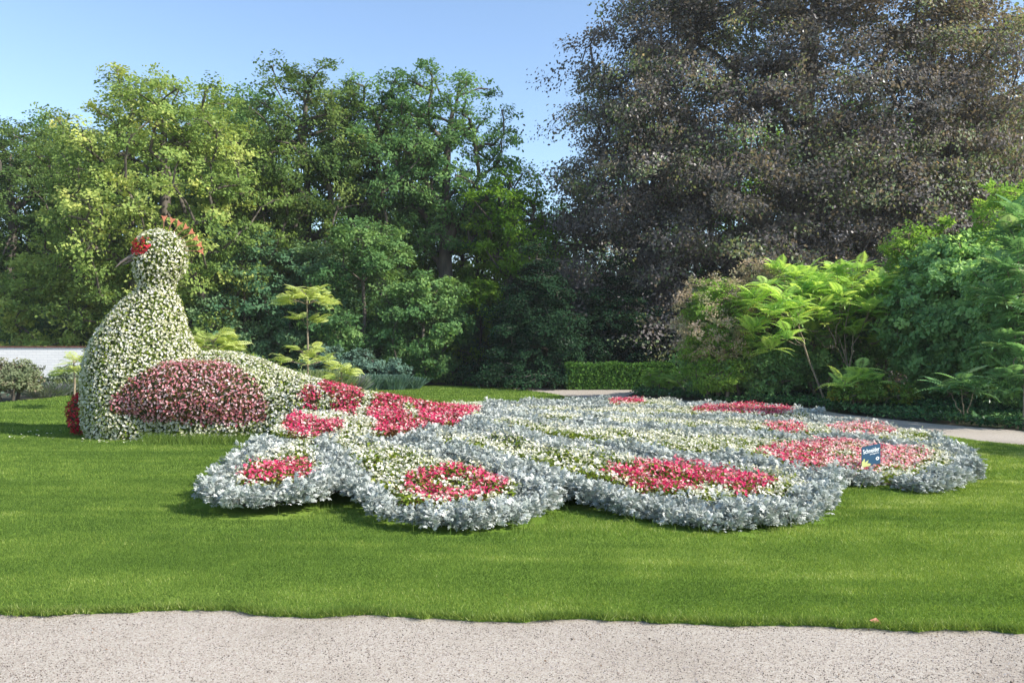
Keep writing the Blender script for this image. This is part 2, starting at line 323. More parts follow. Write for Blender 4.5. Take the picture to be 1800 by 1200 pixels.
# ------------------------------------------------------------------ ground
def sheet(name, poly, z, mat, kind='structure', thick=0):
    mb = MB(); n = len(poly)
    mb.add([(x, y, z) for x, y in poly], [tuple(range(n))])
    if thick:
        v = [(x, y, z) for x, y in poly]+[(x, y, z-thick) for x, y in poly]
        mb.add(v, [(i, n+i, n+(i+1) % n, (i+1) % n) for i in range(n)])
    return tag(mb.build(name, mat), kind=kind)
gmb = MB(); gmb.add([(-400, -60, -.03), (400, -60, -.03), (400, 700, -.03), (-400, 700, -.03)], [(0, 1, 2, 3)])
tag(gmb.build('ground', M['floor']), kind='structure')
# near edge of the lawn, wavy like the trimmed edge in the photograph
epx = [(-700, 1062), (-300, 1066), (0, 1074), (60, 1078), (120, 1075), (200, 1072), (300, 1067), (420, 1068), (455, 1076), (540, 1080), (640, 1076), (760, 1082), (900, 1088),
       (1000, 1083), (1100, 1085), (1180, 1090), (1290, 1096), (1400, 1094), (1500, 1098), (1600, 1104), (1700, 1101), (1800, 1108), (2100, 1116), (2600, 1130)]
edge = []
for i in range(len(epx)-1):
    for k in range(8):
        t = k/8; px = epx[i][0]*(1-t)+epx[i+1][0]*t; s_ = t*t*(3-2*t); py = epx[i][1]*(1-s_)+epx[i+1][1]*s_ + random.uniform(-1.5, 1.5)
        edge.append(at(px, py)[:2])
ex = np.array([e[0] for e in edge]); ey = np.array([e[1] for e in edge])
back = [at(2400, 868)[:2], at(2100, 818)[:2], at(1800, 782)[:2], at(1717, 774)[:2], at(1644, 763)[:2], at(1540, 752)[:2], at(1440, 743)[:2], at(1300, 727)[:2], at(1150, 711)[:2], at(1060, 702)[:2], at(1000, 697)[:2], at(960, 690)[:2], at(905, 684)[:2],
        at(870, 679)[:2], at(780, 677)[:2], at(640, 676)[:2], at(400, 678)[:2], at(200, 686)[:2], at(120, 695)[:2], at(60, 702)[:2], at(-60, 712)[:2], at(-400, 722)[:2]]
LAWN = edge+back
sheet('lawn', LAWN, 0.0, M['lawn'], thick=.025)
fg = [(-14, -3), (14, -3)]+[(e[0], e[1]+.06) for e in reversed(edge)]
sheet('gravel_path', [(-14, -3), (14, -3), (14, 5.4), (-14, 5.4)], -.018, M['gravel'])
PATH = [at(2600, 860)[:2], at(2100, 790)[:2], at(1800, 756)[:2], at(1650, 744)[:2], at(1550, 734)[:2], at(1478, 726)[:2], at(1422, 716)[:2], at(1300, 708)[:2], at(1180, 701)[:2], at(1100, 695)[:2], at(1125, 686)[:2], at(1190, 683)[:2],
        at(1190, 681.5)[:2], at(900, 681.5)[:2], at(860, 682)[:2]]+[(x-.25, y-.5) for x, y in reversed(back[:13])]
sheet('garden_path', PATH, -.014, M['gravel'])
LN = np.array(LAWN)

# ------------------------------------------------------------------ planting plan of the fan bed (outlines in photo pixels, taken at plant height)
ROOT = np.array([-1.9, 12.2])
def soil_h(x, y):
    r = np.hypot(x-ROOT[0], (y-ROOT[1])*1.0)
    return .008+.43*np.clip(1-r/5.6, 0, 1)**1.0 + .03*np.clip(1-r/9, 0, 1)
OUT = [(480, 765), (415, 800), (378, 828), (352, 852), (362, 868), (400, 876), (460, 876), (520, 870), (570, 860), (604, 848), (622, 858), (640, 876), (672, 893), (720, 905), (790, 914), (850, 914), (910, 904),
       (955, 888), (972, 868), (1000, 860), (1040, 872), (1090, 888), (1150, 900), (1230, 911), (1310, 914), (1390, 905), (1450, 888), (1474, 866), (1470, 838), (1500, 838), (1550, 842), (1600, 849), (1650, 850), (1700, 838), (1722, 818),
       (1705, 798), (1672, 783), (1648, 768), (1600, 762), (1560, 752), (1500, 744), (1452, 740), (1436, 724), (1380, 718), (1300, 712), (1210, 712), (1170, 706), (1120, 704), (1060, 704), (980, 707), (900, 709), (830, 711), (775, 713), (700, 715), (600, 722), (520, 732), (490, 745)]
WHITE = {
 'A': [[(490, 786), (540, 768), (556, 788), (556, 806), (559, 830), (552, 842), (505, 850), (450, 850), (415, 845), (402, 832), (436, 808)]],
 'B': [[(573, 762), (630, 768), (700, 782), (760, 794), (830, 808), (880, 824), (905, 845), (902, 868), (860, 882), (790, 886), (722, 880), (692, 868), (655, 838), (628, 808), (600, 782)]],
 'C': [[(735, 762), (800, 757), (880, 766), (960, 780), (1060, 795), (1150, 806), (1250, 817), (1330, 823), (1390, 835), (1428, 850), (1400, 866), (1330, 876), (1240, 880), (1200, 868), (1120, 858), (1050, 838), (980, 818), (900, 800), (830, 783), (770, 772)]],
 'D': [[(850, 736), (950, 743), (1050, 753), (1150, 758), (1250, 764), (1330, 769), (1400, 770), (1470, 776), (1560, 784), (1635, 786), (1685, 800), (1672, 822), (1590, 835), (1520, 833), (1470, 828), (1400, 822), (1350, 808), (1290, 796), (1200, 790), (1120, 782), (1050, 771), (950, 758), (860, 746)]],
 'E': [[(860, 722), (960, 728), (1050, 733), (1150, 736), (1250, 739), (1350, 741), (1450, 744), (1540, 747), (1612, 752), (1655, 768), (1610, 778), (1540, 769), (1450, 763), (1380, 759), (1300, 751), (1200, 748), (1100, 742), (1000, 736), (900, 729)]],
 'F': [[(870, 713), (960, 715), (1060, 717), (1180, 717), (1260, 713), (1390, 717), (1430, 727), (1425, 738), (1380, 731), (1300, 729), (1220, 727), (1130, 729), (1050, 727), (950, 722), (890, 718)]],
 'G': [[(1065, 710), (1075, 699), (1160, 699), (1195, 711), (1150, 714)]],
}
def ell(cx, cy, rx, ry, n=18): return [(cx+rx*math.cos(2*math.pi*k/n), cy+ry*math.sin(2*math.pi*k/n)) for k in range(n)]
PINK = {
 'A': [[(413, 834), (425, 817), (470, 814), (510, 804), (540, 808), (556, 826), (548, 840), (500, 845), (440, 844)]],
 'B': [ell(800, 851, 93, 30)],
 'C': [[(1055, 827), (1120, 812), (1200, 810), (1260, 817), (1330, 832), (1367, 846), (1340, 860), (1300, 870), (1280, 858), (1240, 850), (1225, 866), (1180, 864), (1120, 856)]],
 'D': [[(1320, 790), (1400, 777), (1470, 770), (1520, 779), (1610, 788), (1645, 800), (1605, 818), (1520, 827), (1440, 826), (1375, 811)]],
 'E': [[(1338, 749), (1370, 741), (1412, 746), (1420, 758), (1380, 760)], [(1450, 750), (1500, 741), (1568, 748), (1580, 762), (1500, 767)]],
 'F': [[(1212, 722), (1240, 712), (1300, 709), (1392, 717), (1392, 729), (1300, 727)]],
 'G': [[(1068, 709), (1080, 697), (1132, 699), (1132, 709)]],
}
NOPINK = {'B': ell(795, 848, 38, 9), 'C': ell(1245, 862, 26, 7), 'D': ell(1488, 798, 16, 7)}
AX = {'A': (470, 826), 'B': (790, 850), 'C': (1230, 850), 'D': (1500, 805), 'E': (1480, 757), 'F': (1320, 722), 'G': (1110, 706)}
AXP = {'A': [(520, 770), (470, 826), (400, 850)], 'B': [(600, 775), (720, 825), (830, 860), (950, 870)], 'C': [(760, 762), (950, 795), (1150, 835), (1330, 860), (1450, 860)],
       'D': [(850, 741), (1100, 763), (1350, 790), (1550, 810), (1700, 815)], 'E': [(860, 726), (1100, 738), (1350, 750), (1560, 762), (1650, 775)], 'F': [(870, 715), (1060, 720), (1300, 722), (1430, 732)], 'G': [(780, 713), (950, 709), (1110, 706), (1200, 712)]}
AXW = {k: np.array([at(px, py, .3)[:2] for px, py in v]) for k, v in AXP.items()}
TPINK = [[(527, 700), (545, 683), (560, 690), (558, 712), (563, 720), (540, 718)], [(563, 678), (590, 673), (625, 680), (634, 700), (622, 706), (600, 703), (580, 698)],
         [(500, 748), (520, 728), (545, 733), (560, 742), (590, 735), (600, 750), (565, 763), (520, 763)], [(585, 712), (610, 706), (632, 716), (620, 728), (592, 724)],
         [(650, 728), (665, 702), (690, 695), (725, 698), (738, 712), (705, 715), (720, 735), (735, 745), (700, 760), (655, 755), (670, 740)], [(730, 715), (760, 712), (800, 716), (838, 722), (815, 735), (780, 745), (765, 758), (735, 750), (722, 740), (745, 733)],
         [(740, 700), (765, 706), (790, 712), (735, 706)]]
TPINK = [[(sum(a for a, _ in q)/len(q)*-.14+x*1.14, sum(b for _, b in q)/len(q)*-.14+y*1.14) for x, y in q] for q in TPINK]
def polydist(P, L):
    d = np.full(len(P), 1e9)
    for a, b in zip(L[:-1], L[1:]):
        ab = b-a; t = np.clip(((P-a)@ab)/(ab@ab), 0, 1); d = np.minimum(d, np.linalg.norm(P-a-t[:, None]*ab, axis=1))
    return d
HP = .10
def plan(step, jit=.45, hp=.13):
    xs = np.arange(-5.2, 7.2, step); ys = np.arange(6.2, 22.0, step); X, Y = np.meshgrid(xs, ys)
    P = np.stack([X.ravel(), Y.ravel()], -1)+rng.uniform(-jit, jit, (X.size, 2))*step
    Z = soil_h(P[:, 0], P[:, 1]); px = proj(np.stack([P[:, 0], P[:, 1], Z+HP], -1))
    q = proj(np.stack([P[:, 0], P[:, 1], Z+hp], -1)) + rng.normal(size=px.shape)*[1.6, .5]
    m = inpoly(px+rng.normal(size=px.shape)*[3, 1], OUT) & (P[:, 1] < 21.2); global RIM; RIM = (~inpoly(proj(np.stack([P[:, 0], P[:, 1]-.26, Z+HP], -1)), OUT) & (P[:, 0] > -4))[m]; return P[m], Z[m], q[m]
TAIL = [(470, 700), (845, 700), (848, 728), (805, 742), (745, 752), (700, 762), (640, 764), (575, 766), (540, 768), (480, 764)]
def classify(px):
    fe = np.full(len(px), '', dtype='<U1'); cl = np.zeros(len(px), int)
    for k, L in WHITE.items():
        for q in L: i = inpoly(px, q); cl[i] = 1; fe[i] = k
    for k, L in PINK.items():
        for q in L: i = inpoly(px, q); cl[i] = 2; fe[i] = k
    for k, q in NOPINK.items(): i = inpoly(px, q); cl[i] = 1; fe[i] = k
    i = inpoly(px, TAIL) & ~inpoly(px, WHITE['C'][0]) & ~inpoly(px, WHITE['D'][0]); cl[i] = 3; fe[i] = 'T'
    for q in TPINK: j = inpoly(px, q) & i; cl[j] = 4
    return cl, fe
def nearest_feather(P):
    ks = list(AXW); d = np.stack([polydist(P, AXW[k]) for k in ks]); return np.array(ks)[d.argmin(0)]
# soil under the bed
sm = MB(); P, Z, px = plan(.16, 0)
v = []; f = []; hs = .083
ks_ = set((int(a//.16), int(b//.16)) for a, b in P.tolist()); BED = P
inner = np.array([all((int(a//.16)+i, int(b//.16)+j) in ks_ for i in (-1, 0, 1) for j in (-1, 0, 1)) for a, b in P.tolist()])
P, Z = P[inner], Z[inner]
for (x, y), z in zip(P, Z):
    k = len(v); v += [(a, b, float(soil_h(np.array(a), np.array(b)))-.005) for a, b in ((x-hs, y-hs), (x+hs, y-hs), (x+hs, y+hs), (x-hs, y+hs))]; f.append((k, k+1, k+2, k+3))
v = np.array(v); v[:, 2] = soil_h(v[:, 0], v[:, 1]) - .004 + 1e-4*(np.repeat(np.arange(len(P)), 4) % 7)
sm.add(v, f); tag(sm.build('bed_soil', M['soil']), kind='structure')
def bed_mask(Q, r=.14):                 # True where Q lies in the bed
    H = set((int(a//.16), int(b//.16)) for a, b in BED.tolist())
    c = np.floor(Q/.16).astype(int); return np.array([(a, b) in H for a, b in c.tolist()])

FEA = {
 'A': ('small leftmost feather bed with silver rim and one pink flower patch', (-2.9, 9.2)),
 'B': ('front feather bed with a pink flower ring around a white centre', (-.6, 7.9)),
 'C': ('long feather bed with broad pink patch, between the pink ring and the blue sign', (2, 8.3)),
 'D': ('right feather bed of pink and white flowers holding the blue sign', (4, 9.6)),
 'E': ('slim feather bed with two pink patches just behind the blue sign', (4.3, 12)),
 'F': ('feather bed with long pink crest and white end beside the shaded path', (4.3, 15)),
 'G': ('rearmost feather bed with one short pink tuft, nearest the hedge', (2.3, 16.5)),
}
fobj = {k: empty('tail_feather_bed', (p[0], p[1], 0), l, 'flower bed', 'tail feather flower beds') for k, (l, p) in FEA.items()}

def wob(P, s=2.3, a=.03):
    return a*(np.sin(P[:, 0]*s*1.7+1.3)*np.cos(P[:, 1]*s*2.1+.5)+.6*np.sin(P[:, 0]*s*4.1+P[:, 1]*s*3.3))
# silver foliage plants
P, Z, px = plan(.105, hp=.17); cl, fe = classify(px); near = nearest_feather(P)
cl[RIM & (cl < 3)] = 0
Sx = cl == 0; P1, Z1, F1, RS = P[Sx], Z[Sx], near[Sx], RIM[Sx]
def silver_plants(P, Z, mb, rim):
    n = len(P); k = 62
    hs = np.where(rim, .92, .84)*rng.uniform(.8, 1.22, n)*(1+.18*np.sin(P[:, 0]*5+P[:, 1]*3.1)); th = rng.random((n, k))*2*np.pi; el = np.arcsin(rng.uniform(-.1, .97, (n, k)))
    el[:, :8] = rng.uniform(-.35, .3, (n, 8))
    d = np.stack([np.cos(th)*np.cos(el), np.sin(th)*np.cos(el), np.sin(el)], -1)
    r0 = rng.uniform(.0, .065, (n, k)); h0 = rng.uniform(.0, .17, (n, k))*hs[:, None]
    base = np.stack([P[:, 0, None]+np.cos(th)*r0, P[:, 1, None]+np.sin(th)*r0, Z[:, None]+h0], -1).reshape(-1, 3)
    d = d.reshape(-1, 3); up = np.tile([0, 0, 1.], (len(d), 1))+rng.normal(size=(len(d), 3))*.5
    L = rng.uniform(.055, .092, n*k)*np.repeat(hs, k)
    mb.inst(SILVER, base, dirframes(d, up), L, 0, np.clip(np.repeat(rng.uniform(.2, .75, n), k)+rng.normal(size=n*k)*.18, 0, 1))
for k in FEA:
    i = F1 == k
    mb = MB(); silver_plants(P1[i], Z1[i], mb, RS[i]); mb.build('silver_border', M['silver'], fobj[k])
# begonias
def begonia(mbf, mbl, C, N, mat_rnd, r=.03, nb=4, nl=5, bs=.019, ls=.042, spread=.03, lrnd=None):
    n = len(C); Nn = N/np.linalg.norm(N, axis=1, keepdims=True)
    off = rng.normal(size=(n, nb, 3))*spread; off -= (off*Nn[:, None]).sum(-1, keepdims=True)*Nn[:, None]
    lift = rng.uniform(-.006, .03, (n, nb, 1))
    B = (C[:, None]+off+Nn[:, None]*lift).reshape(-1, 3)
    bn = np.repeat(Nn, nb, 0)+rng.normal(size=(n*nb, 3))*.55+[0, 0, .15]
    keep = rng.random(n*nb) < .9
    rr = np.clip(np.repeat(mat_rnd, nb)+rng.normal(size=n*nb)*.28, 0, 1)
    mbf.inst(BLOOM, B[keep], frames(bn[keep]), rng.uniform(.75, 1.3, keep.sum())*bs, 0, rr[keep])
    if mbl is not None:
        off = rng.normal(size=(n, nl, 3))*spread*1.5; off -= (off*Nn[:, None]).sum(-1, keepdims=True)*Nn[:, None]
        Lp = (C[:, None]+off-Nn[:, None]*rng.uniform(.0, .035, (n, nl, 1))).reshape(-1, 3)
        ln = np.repeat(Nn, nl, 0)*.9+rng.normal(size=(n*nl, 3))*.6
        mbl.inst(LEAF, Lp, frames(ln), rng.uniform(.7, 1.3, n*nl)*ls, 1)
P, Z, px = plan(.056, .5, hp=.14); cl, fe = classify(px); cl[RIM & (cl < 3)] = 0
UP = np.array([0, 0, 1.])
for k in FEA:
    for c, nm, mt in ((1, 'white_blossoms', 'white'), (2, 'pink_blossoms', 'pink')):
        i = (cl == c) & (fe == k); Q = P[i]
        if not len(Q): continue
        h = Z[i]+.145+wob(Q)+rng.uniform(-.02, .02, len(Q))
        C = np.stack([Q[:, 0], Q[:, 1], h], -1); N = UP+rng.normal(size=C.shape)*[.5, .5, .1]
        mb = MB(); dn = .58+.22*np.sin(Q[:, 0]*7+2*np.sin(Q[:, 1]*3))*np.sin(Q[:, 1]*8.3+Q[:, 0]*2) if c == 1 else .85; sel = rng.random(len(C)) < dn
        cr = rng.uniform(.15, .85, len(C))
        if c == 2: cr = np.clip(cr+.32*(proj(C)[:, 0] > 1460)+(.18 if k in 'DE' else 0), 0, 1)
        begonia(mb, None, C[sel], N[sel], cr[sel])
        n = len(C); nl = 6; Lp = np.repeat(C, nl, 0)+rng.normal(size=(n*nl, 3))*[.035, .035, .0]-np.array([0, 0, 1])*rng.uniform(.0, .10, (n*nl, 1))
        mb.inst(LEAF, Lp, frames(UP*.9+rng.normal(size=Lp.shape)*.6), rng.uniform(.6, 1.25, len(Lp))*.042, 1 if c == 1 else 1)
        if c == 2:
            mb.inst(LEAF, Lp[::3]+[0, 0, .01], frames(UP*.9+rng.normal(size=Lp[::3].shape)*.6), rng.uniform(.6, 1.25, len(Lp[::3]))*.04, 2)
        mb.build(nm, [M[mt], M['bleaf'], M['bronze']], fobj[k])

TQ = [(P[cl == c], Z[cl == c]) for c in (3, 4)]
# ------------------------------------------------------------------ the flower peacock
peacock = empty('flower_peacock', (-5.6, 14.3, 0), 'giant topiary peacock covered in white begonias with a rose pink wing and red eye', 'topiary')
def ring_loft(secs, axis, n=28):        # secs: (centre3, ru, rv); axis 'z' or 'x'
    v = []; f = []; a = np.arange(n)*2*np.pi/n
    for c, ru, rv in secs:
        for t in a:
            if axis == 'z': v.append((c[0]+ru*math.cos(t), c[1]+rv*math.sin(t), c[2]))
            else: v.append((c[0], c[1]+ru*math.cos(t), c[2]+rv*math.sin(t)))
    m = len(secs)
    for i in range(m-1):
        for k in range(n): k2 = (k+1) % n; f.append((i*n+k, i*n+k2, (i+1)*n+k2, (i+1)*n+k))
    caps = [tuple(reversed(range(n))), tuple((m-1)*n+k for k in range(n))]
    return v, f, caps
import bmesh
bm = bmesh.new()
def bm_add(v, f, caps):
    vs = [bm.verts.new(p) for p in v]
    for q in list(f)+list(caps): bm.faces.new([vs[i] for i in q])
col_px = [(408, 268, 292, .5), (413, 256, 308, .8), (422, 245, 318, 1), (435, 239, 324, 1), (450, 237, 327, 1), (468, 238, 325, 1), (482, 240, 317, 1), (494, 244, 306, 1), (508, 246, 303, 1), (518, 236, 308, 1), (531, 216, 316, 1), (550, 200, 322, 1), (570, 184, 326, 1.0),
          (590, 172, 332, 1.0), (610, 161, 344, 1), (635, 154, 352, 1), (665, 152, 362, 1), (700, 152, 372, 1), (740, 154, 380, 1), (765, 162, 375, 1), (782, 168, 370, 1)]
secs = []
for y, xl, xr, dk in col_px:
    D = 14.3; c = atd((xl+xr)/2, y, D); r = (xr-xl)/2*D/F-(.04 if y < 512 else .075); rv = min(r*1.0, .45+.0*r) if y < 512 else min(r*.95, 1.1)
    secs.append((c, r, rv*dk if y < 512 else rv))
bm_add(*ring_loft(secs, 'z'))
RID = [(330, 622, 14.4, 1.05), (370, 616, 14.4, 1.15), (410, 618, 14.4, 1.15), (450, 628, 14.3, 1.12), (485, 643, 14.2, 1.08), (520, 655, 14.0, 1.0), (560, 667, 13.7, .98), (600, 676, 13.4, .95), (640, 687, 13.1, .9), (700, 697, 12.85, .82), (760, 708, 12.7, .72), (815, 720, 12.6, .5), (840, 730, 12.6, .25)]
secs = []
for x, y, D, w in RID:
    p = atd(x, y+5, D); top = p[2]; secs.append(((p[0], D, 0.0), w, top))
bm_add(*ring_loft(secs, 'x'))
# wing bulge
wc = atd(335, 697, 13.35); bmesh.ops.create_uvsphere(bm, u_segments=28, v_segments=16, radius=1.0, matrix=__import__('mathutils').Matrix.Translation((wc[0], 13.55, wc[2])) @ __import__('mathutils').Matrix.Diagonal((1.36, .42, .55, 1)))
bc = atd(140, 725, 14.2); bmesh.ops.create_uvsphere(bm, u_segments=20, v_segments=12, radius=1.0, matrix=__import__('mathutils').Matrix.Translation((bc[0]+.06, 14.2, bc[2]-.02)) @ __import__('mathutils').Matrix.Diagonal((.16, .3, .36, 1)))
me = bpy.data.meshes.new('core'); bm.to_mesh(me); bm.free()
tmp = bpy.data.objects.new('core_tmp', me); COL.objects.link(tmp)
md = tmp.modifiers.new('r', 'REMESH'); md.mode = 'VOXEL'; md.voxel_size = .055
ms_ = tmp.modifiers.new('s', 'SMOOTH'); ms_.iterations = 3; ms_.factor = .5
dg = bpy.context.evaluated_depsgraph_get(); ev = tmp.evaluated_get(dg); em = ev.to_mesh(); em.calc_loop_triangles()
CV = np.empty(len(em.vertices)*3); em.vertices.foreach_get('co', CV); CV = CV.reshape(-1, 3)
CT = np.empty(len(em.loop_triangles)*3, np.int32); em.loop_triangles.foreach_get('vertices', CT); CT = CT.reshape(-1, 3)
ev.to_mesh_clear(); bpy.data.objects.remove(tmp)
A_, B_, C_ = CV[CT[:, 0]], CV[CT[:, 1]], CV[CT[:, 2]]; NR = np.cross(B_-A_, C_-A_); AR = np.linalg.norm(NR, axis=1)/2
cen = (A_+B_+C_)/3
def sample(n):
    i = rng.choice(len(CT), n, p=AR/AR.sum()); u, w = rng.random(n), rng.random(n); fl = u+w > 1; u[fl], w[fl] = 1-u[fl], 1-w[fl]
    P = A_[i]+(B_[i]-A_[i])*u[:, None]+(C_[i]-A_[i])*w[:, None]; N = NR[i]/np.linalg.norm(NR[i], axis=1, keepdims=True)
    m = P[:, 2] > .02; return P[m], N[m]
cb = MB(); k_ = cen[:, 2] > -.1; cb.add(CV-0.0, CT[k_]); 
core = cb.build('body', [M['core']], peacock, smooth=True)
Pq, Nq = sample(120000); idx = grid_hash(Pq, .0445); Pq, Nq = Pq[idx], Nq[idx]
pq = proj(Pq)+rng.normal(size=(len(Pq), 2))*2.0
WINGP = [(192, 716), (205, 695), (228, 672), (255, 655), (290, 641), (340, 637), (395, 641), (430, 655), (455, 680), (474, 712), (470, 738), (440, 745), (400, 748), (350, 742), (290, 738), (235, 733), (205, 728)]
EYE = ell(250, 435, 14, 11)
front = Nq[:, 1] < .1
cls = np.zeros(len(Pq), int)
cls[inpoly(pq, WINGP) & front & (Pq[:, 1] < 14.0)] = 1
for q in TPINK: cls[inpoly(pq, q)] = 2
cls[inpoly(pq, EYE) & front] = 3
cls[(Pq[:, 0] < bc[0]+.14) & (np.abs(Pq[:, 2]-bc[2]) < .42)] = 4
cls[(pq[:, 0] < 163) & (pq[:, 1] > 700) & (pq[:, 1] < 745) & (Pq[:, 0] < bc[0]+.2)] = 4
# drop what would lie below the fan bed's plants
low = bed_mask(Pq[:, :2]) & (Pq[:, 2] < soil_h(Pq[:, 0], Pq[:, 1])-.02); cls[low] = 9
def cover(i, name, petal, leaf, nb, bs, ls, spread, bf=1.0, parent=peacock):
    mb = MB(); C = Pq[i]+Nq[i]*(.02+.03*rng.random((i.sum(), 1))); N = Nq[i]+[0, 0, .12]
    n = len(C); nl = 7; Lp = np.repeat(C, nl, 0)+rng.normal(size=(n*nl, 3))*.035; ln = np.repeat(N, nl, 0)+rng.normal(size=(n*nl, 3))*.6
    mb.inst(LEAF, Lp-np.repeat(Nq[i], nl, 0)*.012, frames(ln), rng.uniform(.7, 1.3, n*nl)*ls, 1)
    s = rng.random(n) < bf
    begonia(mb, None, C[s], N[s], rng.uniform(.1, .9, s.sum()), nb=nb, bs=bs, spread=spread)
    return mb.build(name, [M[petal], M[leaf]], parent)
body_i = cls == 0
dens = .8
m0 = rng.random(len(Pq)) < dens
tail_i = body_i & (Pq[:, 0] > -3.6)
C = Pq[body_i & ~tail_i]
mask = body_i & ~tail_i
cover(mask, 'white_blossoms', 'white', 'bleaf', 4, .0228, .036, .014, .97)
cover(tail_i, 'tail_blossoms', 'white', 'bleaf', 4, .0245, .038, .018, .97)
for (Q, z_), nm, mt, lf_ in ((TQ[0], 'tail_base_blossoms', 'white', 'bleaf'), (TQ[1], 'tail_base_patch', 'pink', 'bronze')):
    C = np.stack([Q[:, 0], Q[:, 1], z_+.14+wob(Q)+rng.uniform(-.02, .03, len(Q))], -1); N = UP+rng.normal(size=C.shape)*[.5, .5, .1]; mb = MB(); sel = rng.random(len(C)) < .85
    begonia(mb, None, C[sel], N[sel], rng.uniform(.1, .9, sel.sum()), nb=4)
    Lp = np.repeat(C, 6, 0)+rng.normal(size=(len(C)*6, 3))*[.035, .035, 0]-np.array([0, 0, 1])*rng.uniform(.0, .10, (len(C)*6, 1))
    mb.inst(LEAF, Lp, frames(UP*.9+rng.normal(size=Lp.shape)*.6), rng.uniform(.6, 1.25, len(Lp))*.042, 1); mb.build(nm, [M[mt], M[lf_]], peacock)
cover(cls == 1, 'wing', 'rose', 'bronze', 4, .021, .036, .018, .98)
cover(cls == 2, 'tail_patch', 'pink', 'bronze', 5, .023, .040, .026, .97)
cover(cls == 3, 'eye', 'red', 'bleaf', 5, .026, .04, .03, 1)
cover(cls == 4, 'breast_patch', 'red', 'bronze', 5, .025, .042, .03, 1)
# beak: curved driftwood piece
mb = MB(); bp_ = [atd(246, 447, 14.1), atd(236, 449, 14.05), atd(226, 454, 14.0), atd(214, 460, 13.97), atd(203, 470, 13.95)]
tube(mb, bp_, [.06, .05, .036, .022, .006], 8); tube(mb, [(x+.01, y, z-.055) for x, y, z in bp_[:4]], [.04, .035, .02, .006], 6)
mb.build('beak', M['driftwood'], peacock, smooth=True)
# crest: eight terracotta fans on rods
hc = Vector(atd(285, 440, 14.3))
for x, y in [(288.5, 384), (302.5, 388), (314.5, 393.5), (326, 400), (336, 408.5), (343.5, 420), (350, 430.5), (352.5, 441.5)]:
    c = Vector(atd(x, y, 14.3)); d = (c-hc).normalized(); s = Vector((d.z, 0, -d.x)); mb = MB(); t = .006
    tip, tl, tm, tr = c-d*.06, c+d*.055+s*.056, c+d*.035, c+d*.055-s*.056
    ps = [tip, tl, tm, tr]; v = [(p.x, p.y-t, p.z) for p in ps]+[(p.x, p.y+t, p.z) for p in ps]
    mb.add(v, [(0, 1, 2, 3), (7, 6, 5, 4)]); mb.add(v, [(i, 4+i, 4+(i+1) % 4, (i+1) % 4) for i in range(4)])
    o = mb.build('crest_feather', M['terracotta'], peacock)
    mb = MB(); tube(mb, [tuple(hc+d*.25), tuple(tip+d*.02)], [.007, .006], 6); r = mb.build('stem', M['rust']); r.parent = o; r.location = -wloc(peacock)

# ------------------------------------------------------------------ sign
sp = Vector(atd(1531, 800, 9.35)); sg = empty('plant_sign', (sp.x, sp.y, 0), 'small dark blue sign board with white lettering standing in the pink flowers', 'sign')
sw, sh = .128, .118; yaw = math.radians(14)
def sloc(u, w, dpt=0): return Vector((sp.x+u*math.cos(yaw)+dpt*math.sin(yaw), sp.y+u*math.sin(yaw)-dpt*math.cos(yaw), sp.z+w+.16*u))
mb = MB(); v = [tuple(sloc(u, w, d)) for d in (.003, -.003) for u, w in ((-sw, -sh), (sw, -sh), (sw, sh), (-sw, sh))]
mb.add(v, [(0, 1, 2, 3), (7, 6, 5, 4), (0, 4, 5, 1), (1, 5, 6, 2), (2, 6, 7, 3), (3, 7, 4, 0)]); mb.build('board', M['sign_blue'], sg)
mb = MB(); b0 = sloc(0, 0, -.012); tube(mb, [(b0.x, b0.y, 0), (b0.x, b0.y, b0.z+.09)], [.006, .006], 6); mb.build('stake', M['postwood'], sg)
mb = MB(); lf = [(-.128, -.118), (-.02, -.118), (.0, -.10), (-.035, -.083), (-.055, -.085), (-.035, -.045), (-.075, -.058), (-.088, -.07), (-.085, -.03), (-.10, -.02), (-.112, -.04), (-.128, -.05)]
mb.add([tuple(sloc(u, w, .0055)) for u, w in lf], [tuple(range(len(lf)))]); mb.build('leaf_picture', M['sign_yellow'], sg)
mb = MB(); n = 20; cu, cw = .085, -.05
v = [tuple(sloc(cu+r*math.cos(2*math.pi*k/n), cw+r*.85*math.sin(2*math.pi*k/n), .0055)) for r in (.011, .024) for k in range(n)]
mb.add(v, [(k, n+k, n+(k+1) % n, (k+1) % n) for k in range(n)]); mb.build('round_emblem', M['sign_white'], sg)
def text(s, u, w, width, name, bold=.0):
    cu = bpy.data.curves.new(name, 'FONT'); cu.body = s; cu.offset = bold; cu.align_x = 'CENTER'; cu.align_y = 'CENTER'; cu.size = 1; cu.extrude = .004
    o = bpy.data.objects.new(name, cu); COL.objects.link(o); cu.materials.append(M['sign_white']); o.parent = sg
    bpy.context.view_layer.update(); k = width/o.dimensions.x; o.scale = (k, k*1.0, k)
    p = sloc(u, w, .006)-Vector(sg.location); o.location = p; o.rotation_euler = (math.pi/2, -math.atan(.16), yaw)
    if name == 'lettering' and bold > .02: o.scale.y *= 1.25
    bpy.context.view_layer.update(); me = bpy.data.meshes.new_from_object(o.evaluated_get(bpy.context.evaluated_depsgraph_get()))
    m2 = bpy.data.objects.new('lettering', me); COL.objects.link(m2); m2.parent = sg; m2.location = o.location; m2.rotation_euler = o.rotation_euler; m2.scale = o.scale; bpy.data.objects.remove(o)
    return m2
t1 = text('Schneider', 0.0, .058, .228, 'lettering', .021);
text('youngplants', .042, .018, .125, 'lettering', .004)

